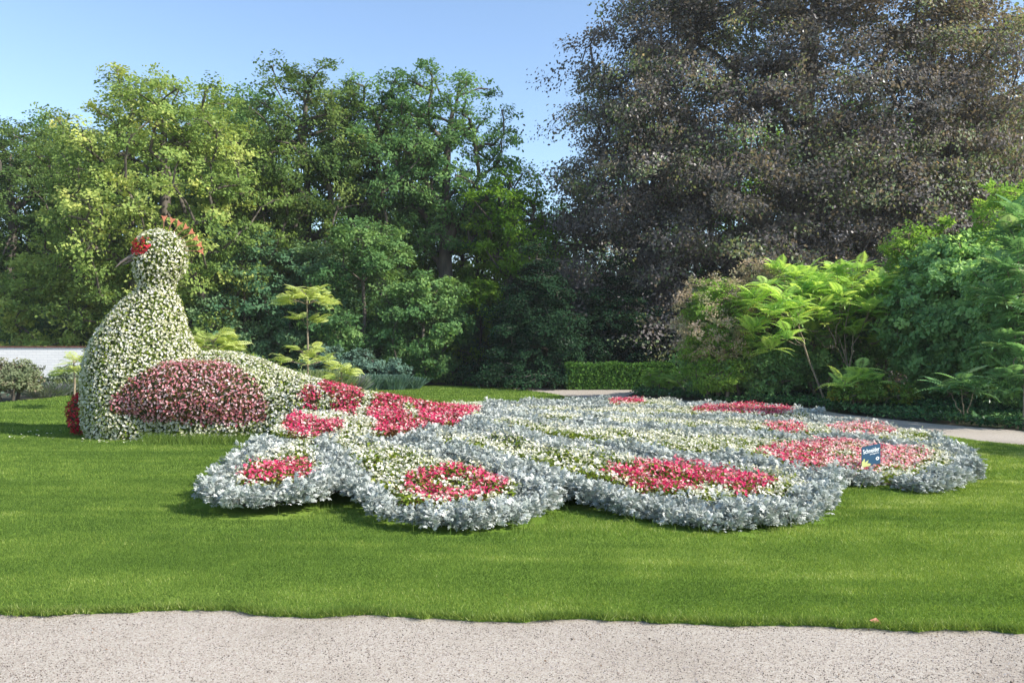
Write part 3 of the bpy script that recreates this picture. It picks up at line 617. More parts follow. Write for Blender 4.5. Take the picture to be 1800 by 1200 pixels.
# ------------------------------------------------------------------ tree maker
def crown_tree(name, label, cat, loc, height, rad, z0, nclump, nleaf, leaf, mats, seed, group=None, clump=.8, flat=.6, shape='round', trunk_r=.2, droop=0.0, fill=.45, lean=(0, 0), top_bias=0, leaf_up=.5, trunk_top=.85, tmpl=LEAF, multi=1, ry=None):
    global rng
    old = rng; rng = np.random.default_rng(seed); rx, ryy = rad, (ry or rad); H = height
    # clump centres in the crown envelope
    pts = []; tries = 0; md_ = clump*.75
    while len(pts) < nclump and tries < nclump*60:
        tries += 1; d = rng.normal(size=3); d /= np.linalg.norm(d); r = rng.uniform(fill, 1)**.6
        if shape == 'round': p = np.array([d[0]*r*rx, d[1]*r*ryy, (z0+H)/2+d[2]*r*(H-z0)/2])
        elif shape == 'cone':
            t = rng.random()**1.3; w = (1-t)*rng.uniform(.35, 1); a = rng.random()*6.28; p = np.array([math.cos(a)*w*rx, math.sin(a)*w*ryy, z0+t*(H-z0)])
        elif shape == 'column':
            t = rng.random(); w = math.sin(math.pi*min(.95, .12+.8*t))**.6*rng.uniform(fill, 1); a = rng.random()*6.28; p = np.array([math.cos(a)*w*rx, math.sin(a)*w*ryy, z0+t*(H-z0)])
        else:                                   # skirt: weeping down to the ground
            t = rng.random(); w = math.sqrt(max(0, 1-(t)**2.2))*(rng.uniform(fill, 1)**.5)*(1+.12*math.sin(rng.random()*6)); a = rng.random()*6.28; p = np.array([math.cos(a)*w*rx, math.sin(a)*w*ryy, z0+t*(H-z0)])
        if p[2] < .4: p[2] = .4
        if all((p[0]-q[0])**2+(p[1]-q[1])**2+((p[2]-q[2])*1.3)**2 > md_**2 for q in pts[-400:]): pts.append(p)
    pts = np.array(pts)
    root = empty(name, loc, label, cat, group)
    # skeleton
    nodes = []; par = []
    nt_ = 9; base_nodes = []
    for s_ in range(multi):
        ang = rng.random()*6.28; sp_ = (0 if multi == 1 else rx*.35)
        prev = -1; b0 = np.array([math.cos(ang), math.sin(ang), 0])*(0 if multi == 1 else .25)
        for i in range(nt_):
            t = i/(nt_-1); p = b0+np.array([lean[0]*t+math.cos(ang)*sp_*t, lean[1]*t+math.sin(ang)*sp_*t, H*trunk_top*t])+rng.normal(size=3)*[.02*H*t, .02*H*t, 0]*(.4)
            nodes.append(p); par.append(prev); prev = len(nodes)-1
    order = np.argsort(np.hypot(pts[:, 0], pts[:, 1])+.15*pts[:, 2]); ends = []
    for j in order:
        p = pts[j]; N = np.array(nodes); dv = p-N; d = np.linalg.norm(dv, axis=1); up_ = N[:, 2]-p[2]
        pen = d+np.maximum(0, up_+.35*np.hypot(dv[:, 0], dv[:, 1])-droop*np.hypot(dv[:, 0], dv[:, 1]))*1.5; pen[N[:, 2] < z0*.6] += 4
        i = int(np.argmin(pen)); a = N[i]; L = d[i]; ns = max(2, int(L/.9)); prev = i
        bow = np.array([0, 0, .12*L]) + rng.normal(size=3)*.08*L
        for q in range(1, ns+1):
            t = q/ns; nodes.append(a+(p-a)*t+bow*4*t*(1-t)*.6+rng.normal(size=3)*.03*L*(q < ns)); par.append(prev); prev = len(nodes)-1
        ends.append(prev)
    N = np.array(nodes); par = np.array(par); cnt = np.zeros(len(N))
    for e in ends: cnt[e] += 1
    for i in range(len(N)-1, -1, -1):
        if par[i] >= 0: cnt[par[i]] += cnt[i]
    c0 = cnt.max() or 1; R = trunk_r*(np.maximum(cnt, .6)/c0)**.47
    k = par >= 0; tb = MB(); ii = np.where(k & (cnt > 0))[0]
    rr = np.minimum(R[par[ii]], np.maximum(R[ii]*1.25, R[ii]+.01)); trunkish = (ii < nt_*multi); rr[trunkish] = R[par[ii[trunkish]]]
    edges_tubes(tb, N[par[ii]]+[0, 0, 0], N[ii], rr, R[ii], 6)
    tr = MB(); tr.v, tr.f, tr.m, tr.r, tr.n = tb.v, tb.f, tb.m, tb.r, tb.n
    tr_o = tr.build('trunk', mats[1], smooth=True); tr_o.parent = root
    # foliage
    n = len(pts); sub = 11; cs = rng.uniform(.7, 1.25, n)*clump
    tw = sphere_dirs(n*sub)*(rng.random((n*sub, 1))**.4)*[1, 1, flat]*np.repeat(cs, sub)[:, None]
    rad_ = np.linalg.norm(tw[:, :2], axis=1); tw[:, 2] -= droop*rad_*.9
    TC = np.repeat(pts, sub, 0)+tw; per = max(1, nleaf//sub)
    LP = np.repeat(TC, per, 0)+np.clip(rng.normal(size=(len(TC)*per, 3)), -1.9, 1.9)*[.16, .16, .10]*np.repeat(np.repeat(cs, sub), per)[:, None]*1.15
    LP = LP[LP[:, 2] > .03] if z0 < 2 else LP; m = len(LP)
    out = LP-np.array([lean[0]*.6, lean[1]*.6, (z0+H)/2]); out /= np.linalg.norm(out, axis=1, keepdims=True)
    subn = np.repeat(rng.normal(size=(len(TC), 3))*.42, per, 0)[:m]; nrm = out*.55+[0, 0, leaf_up]+subn+rng.normal(size=(m, 3))*.36
    cr = np.repeat(np.repeat(rng.uniform(.05, .8, n), sub)+rng.normal(size=n*sub)*.1, per)[:m]
    fb = MB(); fb.inst(tmpl, LP, frames(nrm), rng.uniform(.65, 1.25, m)*leaf, 0, np.clip(cr*.72+rng.random(m)*.3-.03, 0, 1))
    # short twigs show where leaves gather
    ti = rng.choice(len(TC), min(len(TC), n*5), replace=False); pj = np.repeat(np.arange(n), sub)[ti]
    edges_tubes(tr, pts[pj], TC[ti], np.full(len(ti), .012), np.full(len(ti), .005), 3)
    me_ = tr_o.data; bpy.data.objects.remove(tr_o); bpy.data.meshes.remove(me_)
    tr_o = tr.build('trunk', mats[1], smooth=True); tr_o.parent = root
    co = fb.build('crown', mats[0]); co.parent = root
    rng = old; return root
def X(px, D): return (px-CX)*D/F
def TZ(py, D): return CH+(HY-py)*D/F
def copy_tree(o, loc, rz, sc, label=None, group=None):
    c = o.copy(); COL.objects.link(c); c.location = loc; c.rotation_euler = (0, 0, rz); c.scale = sc
    if label: c['label'] = label
    if group: c['group'] = group
    for ch in list(o.children): d = ch.copy(); COL.objects.link(d); d.parent = c
    return c

GW = 'tall broadleaf trees of the wood'
def oak(px, D, top, rpx, z0, seed, label, mat='green', nc=150, nl=330, leaf=.15, **k):
    return crown_tree('broadleaf_tree', label, 'tree', (X(px, D), D, 0), TZ(top, D), rpx*D/F, z0, nc, nl, leaf, [M[mat], M['bark']], seed, GW, **k)
t_oak = oak(290, 31, 118, 205, 1.2, 11, 'broad oak with yellowish green leaves, behind the topiary head', 'oak', nc=300, nl=270, leaf=.135, clump=.78, fill=.35, trunk_r=.42)
t_a = oak(20, 37, 205, 160, 1.2, 12, 'green broadleaf tree at the left edge, left of the yellowish oak', 'midgreen', nc=200, clump=.9, nl=260, leaf=.15, trunk_r=.35)
t_b = oak(420, 38, 150, 120, 2, 13, 'dark green tree squeezed between the yellowish oak and the tall rounded tree', 'green', nc=120, clump=1.0, leaf=.17, trunk_r=.3)
t_c = oak(540, 34, 98, 130, 4, 14, 'tallest green tree left of centre, behind the layered sapling', 'midgreen', nc=170, nl=240, clump=.72, leaf=.14, trunk_r=.3, fill=.3)
t_d = oak(665, 35, 135, 125, 5, 15, 'green tree with forked trunk, left of the leaning dark tree', 'green', nc=140, nl=240, clump=.75, leaf=.14, trunk_r=.34, fill=.3)
t_e = oak(785, 35, 112, 118, 5.2, 16, 'dark green tree with wide open branches near the sky gap', 'green', nc=115, nl=240, clump=.75, leaf=.14, trunk_r=.34, fill=.3)
t_f = oak(895, 34, 245, 85, 3.2, 17, 'slender open tree with sky showing through, at the gap left of the copper beech', 'yellowgreen', nc=50, nl=240, clump=.75, leaf=.14, trunk_r=.22, fill=.3)
GB = 'slim backlit trees of the wood'
GU = 'young trees of the wood edge'
def under(px, D, top, rpx, seed, label, mat='green', nc=60, nl=300, leaf=.14, **k):
    return crown_tree('young_tree', label, 'tree', (X(px, D), D, 0), TZ(top, D), rpx*D/F, .3, nc, nl, leaf, [M[mat], M['bark']], seed, GU, **k)
u1 = under(640, 31, 395, 95, 21, 'leafy young tree right of the layered sapling, in front of the forked trunk', 'green', nc=75, clump=.7, trunk_r=.13, shape='column')
u2 = under(745, 30.5, 480, 75, 22, 'low dark young tree above the grey post', 'green', nc=50, clump=.6, trunk_r=.1, shape='column')
u3 = under(120, 31.5, 430, 120, 23, 'pale leafed young tree rising over the white wall', 'oak', nc=90, clump=.7, trunk_r=.12)
u4 = under(430, 31.5, 400, 90, 24, 'young tree behind the topiary back', 'bluegreen', nc=70, clump=.7, trunk_r=.12, shape='column')
u5 = under(545, 32, 430, 80, 25, 'dark young tree directly behind the layered sapling', 'bluegreen', nc=60, clump=.7, trunk_r=.12, shape='column')
u6 = under(845, 33, 500, 60, 26, 'dim young tree under the sky gap, left of the drooping conifer', 'yellowgreen', nc=34, clump=.6, trunk_r=.08, shape='column')
# dark rows farther back in the wood
srcs = [t_a, t_b, t_c, t_d, t_e]
lab = ['blue green tree far back in the wood, seen between nearer crowns', 'dark tree far back in the wood, seen between nearer crowns', 'pale tree far back in the wood, seen between nearer crowns']
bgt = [(-120, 40, 1.0), (110, 44, 1.02), (230, 41, .98), (340, 45, 1.05), (450, 44, 1.02), (590, 46, .7), (700, 48, .6), (830, 48, .5), (930, 50, .5), (1010, 46, .7)]
for i, (px, D, s_) in enumerate(bgt):
    copy_tree(srcs[i % 5], (X(px, D), D, -.1), i*1.3+.5, (s_, s_, s_), lab[i % 3], 'trees far back in the wood')
def scrub(px, D, w, h, seed, label, mat='green', leaf=.16, nc=None, nl=260, cat='shrub', name='woodland_shrub', group='shrubs closing the wood edge', z0=.1, clump=.55, ry=None, shape='round', **k):
    return crown_tree(name, label, cat, (X(px, D), D, 0), h, w, z0, nc or int(18+w*h*7), nl, leaf, [M[mat], M['bark']], seed, group, clump=clump, shape=shape, trunk_r=.05, multi=3, trunk_top=.7, ry=ry, **k)
s0 = scrub(60, 36, 3.4, 3.4, 41, 'dark woodland shrub behind the white wall', 'bluegreen', group='shrubs closing the wood edge')
for i, (px, D, s_) in enumerate([(-150, 35, 1.1), (210, 35, 1.1), (350, 34, 1.15), (470, 35, 1.05), (590, 36, 1.1), (700, 37, 1.2), (820, 40, 1.0), (920, 41, 1.0), (1040, 40, 1.1), (815, 36.5, 1.15), (780, 37.5, 1.1), (60, 50, 2.2), (260, 52, 2.4), (460, 52, 2.2), (640, 52, 2.3), (800, 56, 1.6), (950, 58, 1.5), (1120, 46, 1.8), (1300, 44, 1.6)]):
    copy_tree(s0, (X(px, D), D, -.1), i*.9, (s_, s_, s_), 'dim shrub in the shade deep inside the wood')
for o in [s0]+[]: pass

# ------------------------------------------------------------------ copper beech and what stands round it
beech = crown_tree('copper_beech', 'huge copper beech with dark purple leaves sweeping to the ground', 'tree', (X(1425, 34.5), 34.5, 0), 22.5, 10.9, .5, 780, 640, .145, [M['beech'], M['bark']], 31, None,
                   clump=1.75, flat=.17, shape='skirt', trunk_r=.65, droop=.55, fill=.5, leaf_up=.5, trunk_top=.8, ry=5.8)
hem = crown_tree('drooping_conifer', 'dark drooping conifer with layered branches left of the hedge', 'tree', (X(945, 30), 30, 0), 5.6, 3.0, .2, 130, 620, .10, [M['conifer'], M['bark']], 32, None,
                 clump=.8, flat=.16, shape='cone', trunk_r=.16, droop=.4, fill=.2, leaf_up=.9)
copy_tree(hem, (X(1085, 31), 31, 0), 1.7, (1.0, 1.0, .9), 'shadowy drooping conifer right behind the clipped hedge')
bt = crown_tree('backlit_tree', 'slim tree with yellow green leaves standing behind the copper beech', 'tree', (X(1250, 46), 46, 0), 15, 3.2, 2.5, 85, 300, .16, [M['yellowgreen'], M['bark']], 33, GB, clump=.95, fill=.3, trunk_r=.26, trunk_top=.95)
for i, (px, D, s_, lb_) in enumerate([(702, 37, .62, 'dark slender trunk'), (748, 39, .66, 'dark slender trunk'), (838, 37, .6, 'dark slender trunk'), (872, 40, .66, 'dark slender trunk'), (925, 41, .6, 'dark slender trunk')]):
    copy_tree(bt, (X(px, D), D, 0), i*1.7+.2, (s_, s_, s_*1.05), 'slender young tree in the dim wood between topiary tail and hedge', 'slender trees in the dim wood')
for i, (px, D, s_) in enumerate([(1330, 48, 1.05), (1420, 50, 1.1), (1540, 45, 1.0), (1580, 48, 1.1), (1640, 45, 1.05), (1730, 47, 1.1), (1830, 43, 1.0), (1480, 53, 1.2), (1160, 50, 1.1), (1690, 53, 1.2)]):
    copy_tree(bt, (X(px, D), D, 0), i*1.1+.4, (s_, s_, s_))

# ------------------------------------------------------------------ shrubs on the right
lil = crown_tree('dark_shrub', 'tall dark green shrub mass to the right of the bright sumac', 'shrub', (X(1690, 20.8), 20.8, 0), TZ(420, 20.8), 1.75, .15, 210, 300, .13, [M['lilac'], M['bark_pale']], 51, None, clump=.42, flat=.7, trunk_r=.07, multi=4, fill=.45, trunk_top=.7, ry=1.5)
lil2 = crown_tree('dark_shrub', 'glossy dark green shrub at the right edge above the path', 'shrub', (X(1850, 17.8), 17.8, 0), TZ(400, 17.8), 1.7, .15, 190, 300, .125, [M['lilac'], M['bark_pale']], 52, None, clump=.42, flat=.7, trunk_r=.07, multi=4, fill=.45, trunk_top=.7)
lil3 = crown_tree('bright_shrub', 'sunlit light green shrub top behind the dark shrub mass', 'shrub', (X(1655, 22.5), 22.5, 0), TZ(392, 22.5), 1.9, .5, 110, 300, .11, [M['brightshrub'], M['bark_pale']], 53, None, clump=.45, flat=.7, trunk_r=.08, multi=4, fill=.45, trunk_top=.7)
lil4 = crown_tree('bright_shrub', 'highest sunlit green shrub at the right edge of the photo', 'shrub', (X(1800, 21), 21, 0), TZ(322, 21), 2.1, .5, 110, 300, .11, [M['brightshrub'], M['bark_pale']], 54, None, clump=.45, flat=.7, trunk_r=.08, multi=4, fill=.45, trunk_top=.7)
blk = crown_tree('dark_shrub', 'shaded green shrub mass behind the sumac stems', 'shrub', (X(1440, 23.5), 23.5, 0), TZ(480, 23.5), 2.6, .1, 130, 280, .11, [M['lilac'], M['bark_pale']], 55, None, clump=.5, flat=.7, trunk_r=.07, multi=4, fill=.3, trunk_top=.7, ry=1.2)
blk2 = crown_tree('dark_shrub', 'low shaded green shrub between the tan flowering bush and the sumac', 'shrub', (X(1310, 22.8), 22.8, 0), TZ(570, 22.8), 1.8, .05, 80, 280, .11, [M['lilac'], M['bark_pale']], 56, None, clump=.42, flat=.7, trunk_r=.05, multi=4, fill=.3, trunk_top=.7, ry=1.2)
tanb = crown_tree('faded_bush', 'arching bush with faded tan flower heads beside the copper beech', 'bush', (X(1262, 22.3), 22.3, 0), TZ(492, 22.3), 1.0, .1, 120, 260, .07, [M['brightshrub'], M['bark_pale']], 57, None, clump=.34, flat=.6, trunk_r=.05, multi=5, fill=.4, trunk_top=.75, droop=.15)
_t = crown_tree('x', 'x', 'x', (X(1255, 22.1), 22.1, 0), TZ(480, 22.1), 1.05, 1.0, 60, 150, .06, [M['tan'], M['bark_pale']], 67, None, clump=.3, flat=.6, trunk_r=.03, multi=3, fill=.75, trunk_top=.75, droop=.15)
for ch in list(_t.children):
    if ch.name.startswith('crown'): ch.parent = tanb; ch.name = 'flower_heads'; ch.location = Vector(_t.location)-Vector(tanb.location)
    else: bpy.data.objects.remove(ch)
bpy.data.objects.remove(_t)
tan2 = crown_tree('faded_bush', 'taller tan flowering bush showing over the left side of the sumac', 'bush', (X(1330, 23), 23, 0), TZ(462, 23), .9, 1.2, 60, 260, .065, [M['tan'], M['bark_pale']], 58, None, clump=.34, flat=.6, trunk_r=.05, multi=4, fill=.4, trunk_top=.75)
aut = crown_tree('low_bush', 'low bush with yellow and reddish leaves at the path edge under the sumac', 'bush', (X(1535, 18.9), 18.9, 0), .62, .98, .02, 70, 260, .07, [M['autumn'], M['bark_pale']], 59, None, clump=.24, flat=.7, trunk_r=.02, multi=4, fill=.2, ry=.5)
brt = crown_tree('low_bush', 'light green low plants at the corner of hedge and path', 'bush', (X(1165, 25.2), 25.2, 0), .75, .55, .02, 30, 240, .07, [M['brightshrub'], M['bark_pale']], 60, None, clump=.22, flat=.8, trunk_r=.02, multi=4, fill=.2)

def sumac(loc, stems, label, seed, L=(.46, .62), n=(14, 19), mat='sumac', name='sumac', group=None, cat='shrub', tmpl=PINN, el=(-.2, .9), stemr=.028):
    """stems: list of polylines (local points); the last point carries a rosette"""
    global rng
    old = rng; rng = np.random.default_rng(seed); root = empty(name, loc, label, cat, group); st = MB(); lf = MB()
    for pl in stems:
        pl = np.array(pl, float); t = np.linspace(0, 1, len(pl)); tt = np.linspace(0, 1, 9); q = np.stack([np.interp(tt, t, pl[:, k]) for k in range(3)], -1)
        q[1:-1] += rng.normal(size=(7, 3))*.02; r0 = stemr*(1 if pl[0][2] < .1 else .55); tube(st, q, np.linspace(r0, r0*.4, 9), 6)
        k = rng.integers(*n); az = np.arange(k)*2.399+rng.random()*6; e = rng.uniform(*el, k)
        d = np.stack([np.cos(az)*np.cos(e), np.sin(az)*np.cos(e), np.sin(e)], -1)
        base = q[-1]+np.stack([0*az, 0*az, rng.uniform(-.22, .04, k)*(el[1])], -1)
        lf.inst(tmpl, base, dirframes(d), rng.uniform(*L, k), 0, np.clip(rng.normal(.45, .22, k), 0, 1))
    a = st.build('stem', M['bark_pale'], smooth=True); a.parent = root; b = lf.build('foliage', M[mat]); b.parent = root
    rng = old; return root
def wl(px, py, D, loc): p = atd(px, py, D); return (p[0]-loc[0], p[1]-loc[1], p[2]-loc[2])
# leaning sumac, left
L0 = at(1450, 697); D0 = L0[1]-3.0; L0 = (X(1452, D0), D0, 0)
def rosettes(L0, fork, list_px, trunk0=(0, 0, 0)):
    out = []; first = True
    for px, py, dD in list_px:
        D = L0[1]+dD; e = np.array(wl(px, py, D, L0)); fk = np.array(fork)
        if first: out.append([trunk0, fk, fk+(e-fk)*.5+[0, 0, -.05], e]); first = False
        else:
            prev = min((o[-1] for o in out), key=lambda q: np.linalg.norm(q-e)) if len(out) > 3 else fk
            st_ = fk if len(out) <= 3 else fk+(prev-fk)*.55
            out.append([st_, st_+(e-st_)*.5+[0, 0, -.06], e])
    return out
fk = wl(1412, 607, D0, L0)
sumac(L0, rosettes(L0, fk, [(1400, 560, -.2), (1375, 520, -.3), (1350, 550, .2), (1325, 575, .1), (1410, 510, .4), (1345, 500, .6), (1385, 585, -.5), (1440, 545, .3), (1310, 535, .8), (1325, 600, .6), (1365, 545, -.4), (1400, 535, -.1), (1330, 525, .4), (1355, 605, 0)]),
      'leaning sumac with lime green feathery leaves on a single pale trunk', 61)
L1 = (X(1492, D0+.6), D0+.6, 0); fk = wl(1492, 650, D0+.6, L1)
sumac(L1, rosettes(L1, fk, [(1500, 580, 0), (1450, 560, -.2), (1440, 490, .2), (1470, 475, .5), (1510, 470, .2), (1545, 500, .1), (1575, 520, 0), (1590, 500, .5), (1530, 540, -.4), (1560, 565, -.1), (1480, 520, -.4), (1395, 480, .6), (1370, 475, .9), (1500, 500, -.1), (1430, 515, 0), (1545, 600, .2), (1600, 475, .7), (1410, 500, .3)]+[(1490+random.uniform(-100, 105), 530+random.uniform(-55, 60), random.uniform(-.3, .9)) for _ in range(26)]),
      'spreading sumac with forked pale trunks and bright lime crown', 62)
def clumpplant(px, py_, D, pts_, label, seed, **k):
    L = (X(px, D), D, 0); return sumac(L, [[(0, 0, 0), tuple(np.array(wl(a, b, D+c, L))*[.6, .6, .6]), wl(a, b, D+c, L)] for a, b, c in pts_], label, seed, **k)
clumpplant(1505, 700, 19.0, [(1505, 665, 0), (1480, 668, -.2), (1530, 672, -.1), (1512, 650, .2)], 'small bright sumac clump in front of the forked trunks', 63, L=(.42, .6))
clumpplant(1695, 700, 16.6, [(1690, 662, 0), (1715, 680, -.2), (1665, 682, .1)], 'low sumac shoot with drooping fronds before the dark shrub', 64, L=(.45, .6), n=(11, 15), mat='sumac_cool', el=(-.35, .6), stemr=.014)
clumpplant(1212, 690, 23.6, [(1205, 655, 0), (1225, 650, 0), (1190, 668, .1)], 'small sumac seedling beside the hedge end', 65, L=(.45, .6), n=(7, 9))
L2 = (X(1800, 15.2), 15.2, 0); fk = wl(1800, 560, 15.2, L2)
sumac(L2, rosettes(L2, fk, [(1790, 430, 0), (1765, 465, -.2), (1800, 480, -.3), (1755, 520, 0), (1790, 540, -.2), (1770, 570, .1), (1815, 400, .2), (1760, 600, 0), (1800, 620, -.3), (1830, 500, .2), (1790, 370, .4), (1775, 655, -.2), (1820, 660, 0), (1825, 580, 0)]+[(random.uniform(1750, 1850), random.uniform(380, 690), random.uniform(-.2, .5)) for _ in range(16)]),
      'tall sumac with long drooping fronds at the right edge', 66, L=(.42, .6), mat='sumac_cool', n=(16, 22), el=(-.25, .9))
# layered saplings on the left
def layered(px, D, tiers, top, label, seed):
    L = (X(px, D), D, 0); root = empty('layered_sapling', L, label, 'young tree', 'layered saplings'); st = MB(); lf = MB(); H = TZ(top, D)
    global rng
    old = rng; rng = np.random.default_rng(seed); tube(st, [(0, 0, 0), (.02, 0, H*.5), (-.01, 0, H*.97)], [.028, .024, .012], 8)
    for py, r, n in tiers:
        z = TZ(py, D)
        for k in range(n):
            a = k*2.399+rng.random(); rr = r*rng.uniform(.25, .75); p = (math.cos(a)*rr, math.sin(a)*rr, z+rng.uniform(-.10, .10)-.16*(rr/r)**2+.06)
            tube(st, [(0, 0, z-.10), (p[0]*.5, p[1]*.5, z-.02), p], [.010, .007, .004], 4)
            m = 7; az = a+rng.uniform(-1.3, 1.3, m); e = rng.uniform(-.3, .4, m); d = np.stack([np.cos(az)*np.cos(e), np.sin(az)*np.cos(e), np.sin(e)], -1)
            lf.inst(PINN_FLAT, np.tile(p, (m, 1))+rng.normal(size=(m, 3))*[.05, .05, .04], dirframes(d, np.tile([0, 0, 1.], (m, 1))+rng.normal(size=(m, 3))*.3), rng.uniform(.22, .44, m), 0)
    o = st.build('trunk', M['bark_pale'], smooth=True); o.parent = root; o = lf.build('crown', M['mimosa']); o.parent = root; rng = old; return root
layered(540, 20, [(514, .45, 5), (528, .9, 11), (566, .5, 3), (618, .6, 4), (636, .85, 6)], 515, 'slender sapling with flat tiers of yellow green fern-like leaves', 71)
layered(375, 18.5, [(594, .45, 7), (608, .65, 10), (618, .4, 4)], 600, 'low spreading sapling showing just over the topiary back', 72)
layered(600, 21, [(650, .35, 4), (662, .3, 3)], 645, 'tiny sapling at the lavender right of the tiered one', 73)
layered(130, 19.5, [(632, .3, 4), (645, .35, 4)], 628, 'small sapling between white wall and topiary breast', 74)

# ------------------------------------------------------------------ hedge
hl, hr, hd0 = X(997, 27.4), X(1187, 27.4), 27.4
hb = empty('clipped_hedge', ((hl+hr)/2, hd0+.5, 0), 'low clipped green hedge behind the gravel path', 'hedge')
mb = MB(); box(mb, (hl+.08, hd0+.1, 0), (hr, hd0+1.0, .78)); n = 15000
u = rng.random((n, 3)); fc = rng.random(n); Pp = np.stack([hl+u[:, 0]*(hr-hl), hd0+u[:, 1]*1.05, u[:, 2]*.86], -1); Nn = np.zeros((n, 3))
a = fc < .55; Pp[a, 1] = hd0+rng.normal(size=a.sum())*.05+.05; Nn[a] = (0, -1, .3)
b = (fc >= .55) & (fc < .85); Pp[b, 2] = .84+rng.normal(size=b.sum())*.035+.03*np.sin(Pp[b, 0]*4); Nn[b] = (0, 0, 1)
c = fc >= .85; Pp[c, 0] = hl+rng.normal(size=c.sum())*.05+.04; Nn[c] = (-1, 0, .3)
mb.inst(LEAF, Pp, frames(Nn+rng.normal(size=(n, 3))*.6), rng.uniform(.6, 1.3, n)*.075, 1); mb.build('foliage', [M['conifer'], M['hedge']], hb)

# ------------------------------------------------------------------ ivy, undergrowth
def groundcover(name, poly_px, n, h, leaf, mat, label, seed):
    Q = np.array([at(px, py)[:2] for px, py in poly_px]); lo, hi = Q.min(0), Q.max(0); P = rng.uniform(lo, hi, (n*4, 2)); P = P[inpoly(P, Q.tolist())][:n]
    hh = h*(.45+.55*np.sin(P[:, 0]*1.9+P[:, 1]*.7)*np.sin(P[:, 1]*2.3-P[:, 0]*.4)*.5+.3)
    pr = np.stack([P[:, 0], P[:, 1], np.maximum(.02, hh*rng.uniform(.3, 1.05, len(P)))], -1)
    mb = MB(); mb.inst(LEAF, pr, frames(UP*.8+rng.normal(size=pr.shape)*.45), rng.uniform(.6, 1.3, len(pr))*leaf, 0)
    return tag(mb.build(name, M[mat]), label, name.replace('_', ' '), kind='stuff')
IVY = [(1110, 694), (1180, 700), (1300, 707.5), (1422, 715.5), (1478, 725.5), (1550, 733.5), (1650, 743.5), (1800, 755.5), (2100, 790), (2300, 780), (2100, 705), (1800, 690), (1500, 683), (1200, 680), (1135, 685)]
groundcover('ground_ivy', IVY, 60000, .22, .10, 'ivy', 'dark green ivy carpet along the right side of the path', 1)
groundcover('undergrowth', [(640, 675.5), (780, 676), (870, 678), (900, 681), (1200, 681), (1200, 662), (900, 657), (640, 659)], 26000, .35, .12, 'green', 'dim green undergrowth along the back edge of the lawn', 2)
groundcover('undergrowth', [(-400, 716), (60, 697), (200, 683), (400, 676), (640, 675), (640, 659), (200, 662), (-400, 668)], 16000, .25, .10, 'bluegrey', 'grey green border plants before the white wall', 3)
# lavender and reed-like tufts
def tuft(px, D, w, h, n, label, mat, seed, group='lavender tufts along the lawn', name='lavender_tuft', cat='plant'):
    L = (X(px, D), D, 0); r = np.random.default_rng(seed); a = r.random(n)*6.28; rr = r.random(n)**.5*w*.6
    b = np.stack([np.cos(a)*rr, np.sin(a)*rr*.6, 0*a], -1); o = np.stack([np.cos(a)*rr*.7, np.sin(a)*rr*.5, 0*a], -1)+r.normal(size=(n, 3))*[.08, .06, 0]
    tip = b+o+np.stack([0*a, 0*a, h*r.uniform(.55, 1.05, n)], -1); s = np.stack([r.normal(size=n), r.normal(size=n)*.3, 0*a], -1); s /= np.linalg.norm(s, axis=1, keepdims=True); wd = .009
    mid = (b+tip)*.5+o*-.1; v = np.stack([b-s*wd, b+s*wd, mid+s*wd, tip+s*wd*1.3, tip-s*wd*1.3, mid-s*wd], 1).reshape(-1, 3)
    i = np.arange(n)[:, None]*6; mb = MB(); f = np.concatenate([i+np.array([[0, 1, 2, 5]]), i+np.array([[5, 2, 3, 4]])]); mb.add(v, f, 0, np.repeat(r.random(n), 6))
    o = mb.build(name, M[mat]); o.location = L; return tag(o, label, cat, group)
for i, (px, D, w, h, lb) in enumerate([(80, 24, .9, .35, 'low grey lavender tuft right of the loose rosy shrub'), (112, 24.5, .9, .42, 'grey lavender tuft before the white wall, second from the topiary breast'), (140, 24.8, .9, .5, 'taller grey green tuft touching the topiary breast in view'),
        (545, 23.5, 1.0, .8, 'pale green tuft at the foot of the tiered sapling'), (575, 23.8, .9, .75, 'pale green tuft just right of the tiered sapling trunk'), (607, 24.5, .8, .6, 'pale lavender tuft by the tiny sapling')]):
    tuft(px, D, w, h, 900, lb, 'reed' if i > 1 and i < 5 else 'lavender', 80+i)
for i, (px, D, w, h) in enumerate([(640, 27, .8, .55), (668, 27.3, .7, .5), (692, 27.2, .6, .5), (722, 27.6, .5, .4)]):
    tuft(px, D, w, h, 600, 'blue grey lavender beside the grey post on the far lawn edge', 'bluegrey', 90+i, group='blue grey lavender by the grey post')
scrub(628, 28.2, .9, 1.35, 43, 'blue grey leafy shrub left of the grey post', 'bluegrey', leaf=.09, clump=.28, name='grey_shrub', group=None, nc=34)
scrub(683, 28.4, .7, .95, 44, 'small blue grey shrub directly beside the grey post', 'bluegrey', leaf=.09, clump=.25, name='grey_shrub', group=None, nc=24)
scrub(570, 27.2, .8, 1.5, 45, 'upright blue grey shrub behind the tiered sapling', 'bluegrey', leaf=.09, clump=.28, name='grey_shrub', group=None, nc=30)
scrub(20, 22.5, .8, 1.1, 46, 'loose shrub with rosy brown tips at the left edge before the white wall', 'greyrose', leaf=.075, clump=.26, name='loose_shrub', group=None, nc=46, nl=200)
scrub(120, 25.2, .6, .8, 47, 'grey feathery shrub leaning on the white wall', 'lavender', leaf=.09, clump=.26, name='grey_shrub', group=None, nc=20)
